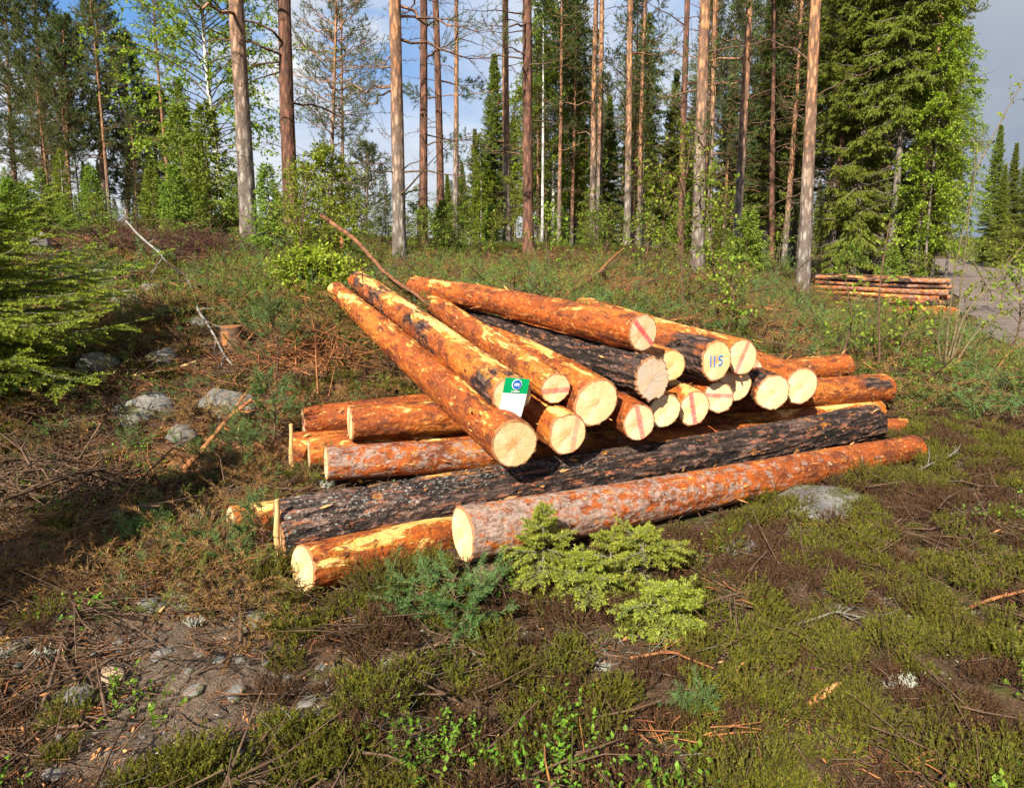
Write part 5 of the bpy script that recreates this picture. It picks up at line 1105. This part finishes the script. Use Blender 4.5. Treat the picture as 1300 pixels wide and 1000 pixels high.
def clump_flakes(seed, n=46, R=.2, mat=None, s0=.006, s1=.03):
    r = np.random.default_rng(seed); mb = MB(); P = np.c_[r.normal(0, R*.5, (n, 2)), .004+.012*r.random(n)]; D = nrm(np.c_[r.normal(0, 1, (n, 2)), r.normal(0, .3, n)]); W = np.cross(D, np.array((0, 0, 1.))+r.normal(0, .35, (n, 3)))
    L = s0+(s1-s0)*r.random(n)**2.5; blades(mb, P, D, W, L, L*(.12+.3*r.random(n)), 0, r.random(n)); return mb.mesh('flakes', [mat or M_FLAKE])
def clump_dryspray(seed, mat=M_DEADN, n=9, nl=.018, nw=.0022, R=.14):
    r = np.random.default_rng(seed); mb = MB(); A = np.c_[r.normal(0, R*.4, (n, 2)), .01+.03*r.random(n)]; D = nrm(np.c_[r.normal(0, 1, (n, 2)), r.normal(.25, .25, n)]); B = A+D*(.08+.12*r.random((n, 1))); sticks(mb, A, B, .0022, .001)
    T = A+(B-A)*r.random((n, 1)); C = T+nrm(D+r.normal(0, .6, (n, 3)))*.07; sticks(mb, T, C, .0014, .0008); brush(mb, A, B, 330, nl, nw, 50, 1); brush(mb, T, C, 330, nl, nw, 50, 1); return mb.mesh('sprays', [M_TWIG, mat])
def clump_lump(seed, s, mat, flat=.45): return rock_mesh(seed, s, s*.85, s*flat, n=12, m=16, amp=.5, mat=mat, name='lumps')
def clump_lichen(seed, n=90, R=.07, h=.03):
    r = np.random.default_rng(seed); mb = MB(); P = np.c_[r.normal(0, R*.5, (n, 2)), 0*np.zeros(n)]; D = nrm(r.normal(0, .6, (n, 3))+np.array((0, 0, .8)))
    l = h*(.5+r.random(n)); sticks(mb, P, P+D*l[:, None], .0022, .0016); T = P+D*l[:, None]*.7; k = np.repeat(T, 3, 0); sticks(mb, k, k+rvec(len(k))*.012, .0018, .0012); return mb.mesh('lichen_tufts', [M_LICHEN])

Sg = gp(235, 800); Sg2 = gp(235, 885, 1.0)
def near_log(x, y, hgt):
    bad = (x > 5.0) & (x < 10.5) & (y > 11.0) & (y < 16.5) & (vn(x*2.3, y*2.3) > -.75) & (hgt > .1); g = H(x, y)
    for A, B, ra, rb in LOGS:
        d = B[:2]-A[:2]; t = np.clip(((x-A[0])*d[0]+(y-A[1])*d[1])/(d@d), 0, 1); dist = np.hypot(x-A[0]-t*d[0], y-A[1]-t*d[1]); zb = A[2]+(B[2]-A[2])*t-(ra+(rb-ra)*t)
        bad |= (dist < ra+(rb-ra)*t+.035) & (zb < g+hgt)
    return bad
def field(n, xr, yr, dens, hgt=.12, seed=0):
    """random ground points kept with probability dens(x, y), none under logs or on the road"""
    r = np.random.default_rng(seed); x = r.uniform(*xr, n); y = r.uniform(*yr, n); inside = np.abs(x) < 1.0+.86*np.maximum(y, .5)
    x, y = x[inside], y[inside]; k = r.random(len(x)) < np.clip(dens(x, y), 0, 1); x, y = x[k], y[k]; k = ~near_log(x, y, hgt) & (road_mask(x, y) < .3); x, y = x[k], y[k]
    return x, y, H(x, y)
def soilm(x, y): return np.clip(1.3*np.exp(-(((x-Sg.x)/.34)**2+((y-Sg.y)/.34)**2))+1.2*np.exp(-(((x-Sg2.x)/.4)**2+((y-Sg2.y)/.4)**2)), 0, 1)
def leftm(x, y): return sstep(-.9, -1.9, x-.0*y)*sstep(9.5, 7.5, y)          # disturbed slope left of the pile
def behind(x, y): return sstep(5.6, 7.2, y)*sstep(-2.2, -1.2, x)
nz = lambda x, y, s, k: fbm(x*s, y*s, seed=k, oct=3)*.5+.5
redm = lambda x, y: np.exp(-(((x-1.6)/2.2)**2+((y-13)/3.5)**2))
def do(name, meshes, specs, lb, cat, tilt=.12):
    X, Yy, Z, SCL = [], [], [], []
    for q, (n, xr, yr, dens, s0, s1, hg) in enumerate(specs):
        x, y, z = field(n, xr, yr, dens, hg, 10*q+len(name)*7+ord(name[0])); X.append(x); Yy.append(y); Z.append(z); SCL.append(s0+(s1-s0)*rng.random(len(x)))
    x, y, z, sc = map(np.concatenate, (X, Yy, Z, SCL)); scatter(name, meshes, np.c_[x, y, z], rng.random(len(x))*6.28, sc, rng.integers(0, len(meshes), len(x)), lb, cat, tilt)
HM = [clump_heather(s, h=h) for s, h in ((1, .125), (2, .10), (3, .15))]; HB = [clump_heather(s, n=56, h=h, mat1=M_HEATHB, dense=20) for s, h in ((4, .11), (5, .135))]
fr = (-4.5, 6); fy = (1.3, 8)
do('heather', HM, [(8200, fr, fy, lambda x, y: (.10+.95*sstep(.48, .58, nz(x, y, 4.2, 21))*(.35+nz(x, y, 6, 22)))*(1-soilm(x, y))*(1-.85*leftm(x, y))*(1-.5*behind(x, y)), .38, 1.0, .12),
   (5200, (-16, 18), (7, 22), lambda x, y: .16+.34*(nz(x, y, .8, 23) > .52)-.5*redm(x, y), .7, 1.5, .2)], 'yellow green heather covering the ground round the logs', 'heather')
do('brown_heather', HB, [(8200, fr, fy, lambda x, y: (.12+1.0*sstep(.56, .46, nz(x, y, 4.2, 21))*(.25+nz(x, y, 6, 24)))*(1-soilm(x, y))*(1-.6*leftm(x, y))*(1-.4*behind(x, y)), .38, .86, .12),
   (2600, (-16, 18), (7, 20), lambda x, y: .35+.4*(nz(x, y, .8, 25) > .5), .8, 1.6, .2)], 'brown winter browned heather between the green tufts', 'heather')
do('bilberry', [clump_leaf(6), clump_leaf(7, n=34, h=.13)], [(1500, fr, fy, lambda x, y: .03+.5*(nz(x, y, 1.1, 26) > .64)+.25*behind(x, y), .7, 1.3, .12),
   (6500, (-16, 18), (6.5, 22), lambda x, y: .14+.55*(nz(x, y, .6, 27) > .50)-.6*redm(x, y), .8, 1.9, .2)], 'bright green bilberry leaves near the ground', 'bilberry')
do('twig_litter', [clump_twigs(8), clump_twigs(9, l1=.32), clump_twigs(10, n=20, rad=.0045), clump_twigs(73, n=16, mat=M_TWIG, l1=.4, rad=.003)], [(4200, fr, fy, lambda x, y: .25+.75*leftm(x, y)+.35*behind(x, y), .6, 1.3, .04),
   (3200, (-14, 15), (7, 17), lambda x, y: .7+.0*x, 1.2, 2.8, .05)], 'brown twigs littering the ground', 'twigs')
do('red_litter', [clump_twigs(11, mat=M_REDTWIG), clump_flakes(12, n=60)], [(2600, fr, fy, lambda x, y: .12+.6*leftm(x, y)+.3*behind(x, y), .6, 1.3, .04),
   (2600, (-12, 14), (7, 17), lambda x, y: .30+.6*redm(x, y), 1.3, 3.0, .05)], 'reddish bark scraps and sticks scattered about', 'bark scraps')
do('wood_chips', [clump_flakes(13, mat=M_CHIP, n=30, s0=.004, s1=.04), clump_flakes(14, mat=M_CHIP, n=20, s0=.004, s1=.05)], [(900, fr, fy, lambda x, y: .20+.5*leftm(x, y)+.7*np.exp(-(((x-1.75)/.4)**2+((y-4.2)/.35)**2))+.3*behind(x, y), .7, 1.4, .03)], 'orange bark and wood chips on the ground', 'wood chips')
do('dry_sprays', [clump_dryspray(15), clump_dryspray(16, n=12)], [(1100, (-5, -.9), (2.6, 8), lambda x, y: (.15+.85*(nz(x, y, 1.2, 28) > .5)), .8, 1.7, .06), (900, (-6, 13), (6.2, 16), lambda x, y: .75+0*x, 1.2, 2.6, .06)], 'dry brown spruce twigs with needles on the felling waste', 'dry twigs')
do('green_slash', [clump_dryspray(17, mat=M_PINE_B, n=10, nl=.035, nw=.0028), clump_dryspray(18, mat=M_SPRUCE_Y, n=10)], [(500, (-4, -.8), (2.6, 7), lambda x, y: .22+.35*(nz(x, y, 1.4, 29) > .55), .7, 1.4, .06),
   (3600, (-6, 13), (6.3, 15), lambda x, y: .25+.65*(nz(x, y, .7, 30) > .47)-.6*redm(x, y), 1.2, 2.6, .08)], 'green cut pine and spruce twigs lying on the ground', 'cut twigs')
do('lichen', [clump_lichen(19), clump_lichen(20, n=50, R=.04), clump_lichen(21, n=130, R=.10)], [(2000, fr, (1.3, 7), lambda x, y: .02+.10*(nz(x, y, 2.2, 31) > .58)+.45*np.exp(-(((x+1.35)/.5)**2+((y-3.1)/.5)**2)), .35, .95, .02)], 'pale grey lichen cushions between heather tufts', 'lichen')
do('pale_litter', [clump_flakes(71, mat=M_LICHEN, n=34, s0=.003, s1=.02, R=.16), clump_twigs(72, mat=M_WHITETWIG, n=10, l1=.14, rad=.0014)], [(3400, fr, (1.3, 8), lambda x, y: .30+.5*(nz(x, y, 1.8, 44) > .55), .6, 1.2, .03)], 'pale bits of lichen and bleached twigs strewn over the ground', 'litter')
do('pebbles', [clump_lump(22, .02, M_ROCK), clump_lump(23, .013, M_ROCK, .6), clump_lump(24, .03, M_ROCK, .4)], [(6000, (-3.5, 3), (1.3, 5), lambda x, y: .02+.55*soilm(x, y)*nz(x, y, 3, 32)+.35*np.exp(-(((x+1.7)/.9)**2+((y-2.9)/.8)**2)), .25, 1.3, .02)], 'small stones and clods lying in the bare soil', 'pebbles')
# heather mounds that stand out
for q, (px, py, s, lb) in enumerate(((488, 758, 1.7, 'dark green heather mound covering the lowest orange log'), (1102, 618, 1.6, 'heather mound at the right end below the frontmost log'), (545, 745, 1.2, 'small heather mound under the cut end of the frontmost log'), (960, 640, 1.1, 'heather tuft left of the granite slab'))):
    g = gp(px, py); t = thing('heather_mound', lb, 'heather', g, q)
    mm = clump_heather(60+q, n=150, h=.15*s*.8, R=.16, dense=22); obj('shoots', mm, t)

# a spruce beside the photographer, out of the picture to the left; its shade lies over the lower left ground
put('spruce_tree', 'low spruce standing outside the picture to the left that shades the lower left ground', 'tree', spruce(410, Hh=6.2, R=1.5, z0=.5, nb=190, seg=8, spray=(.10, .035), per_m=30, trunk_r=.07, gaps=.05), on(-5.3, -2.6, -.05), names=('trunk', 'crown'))
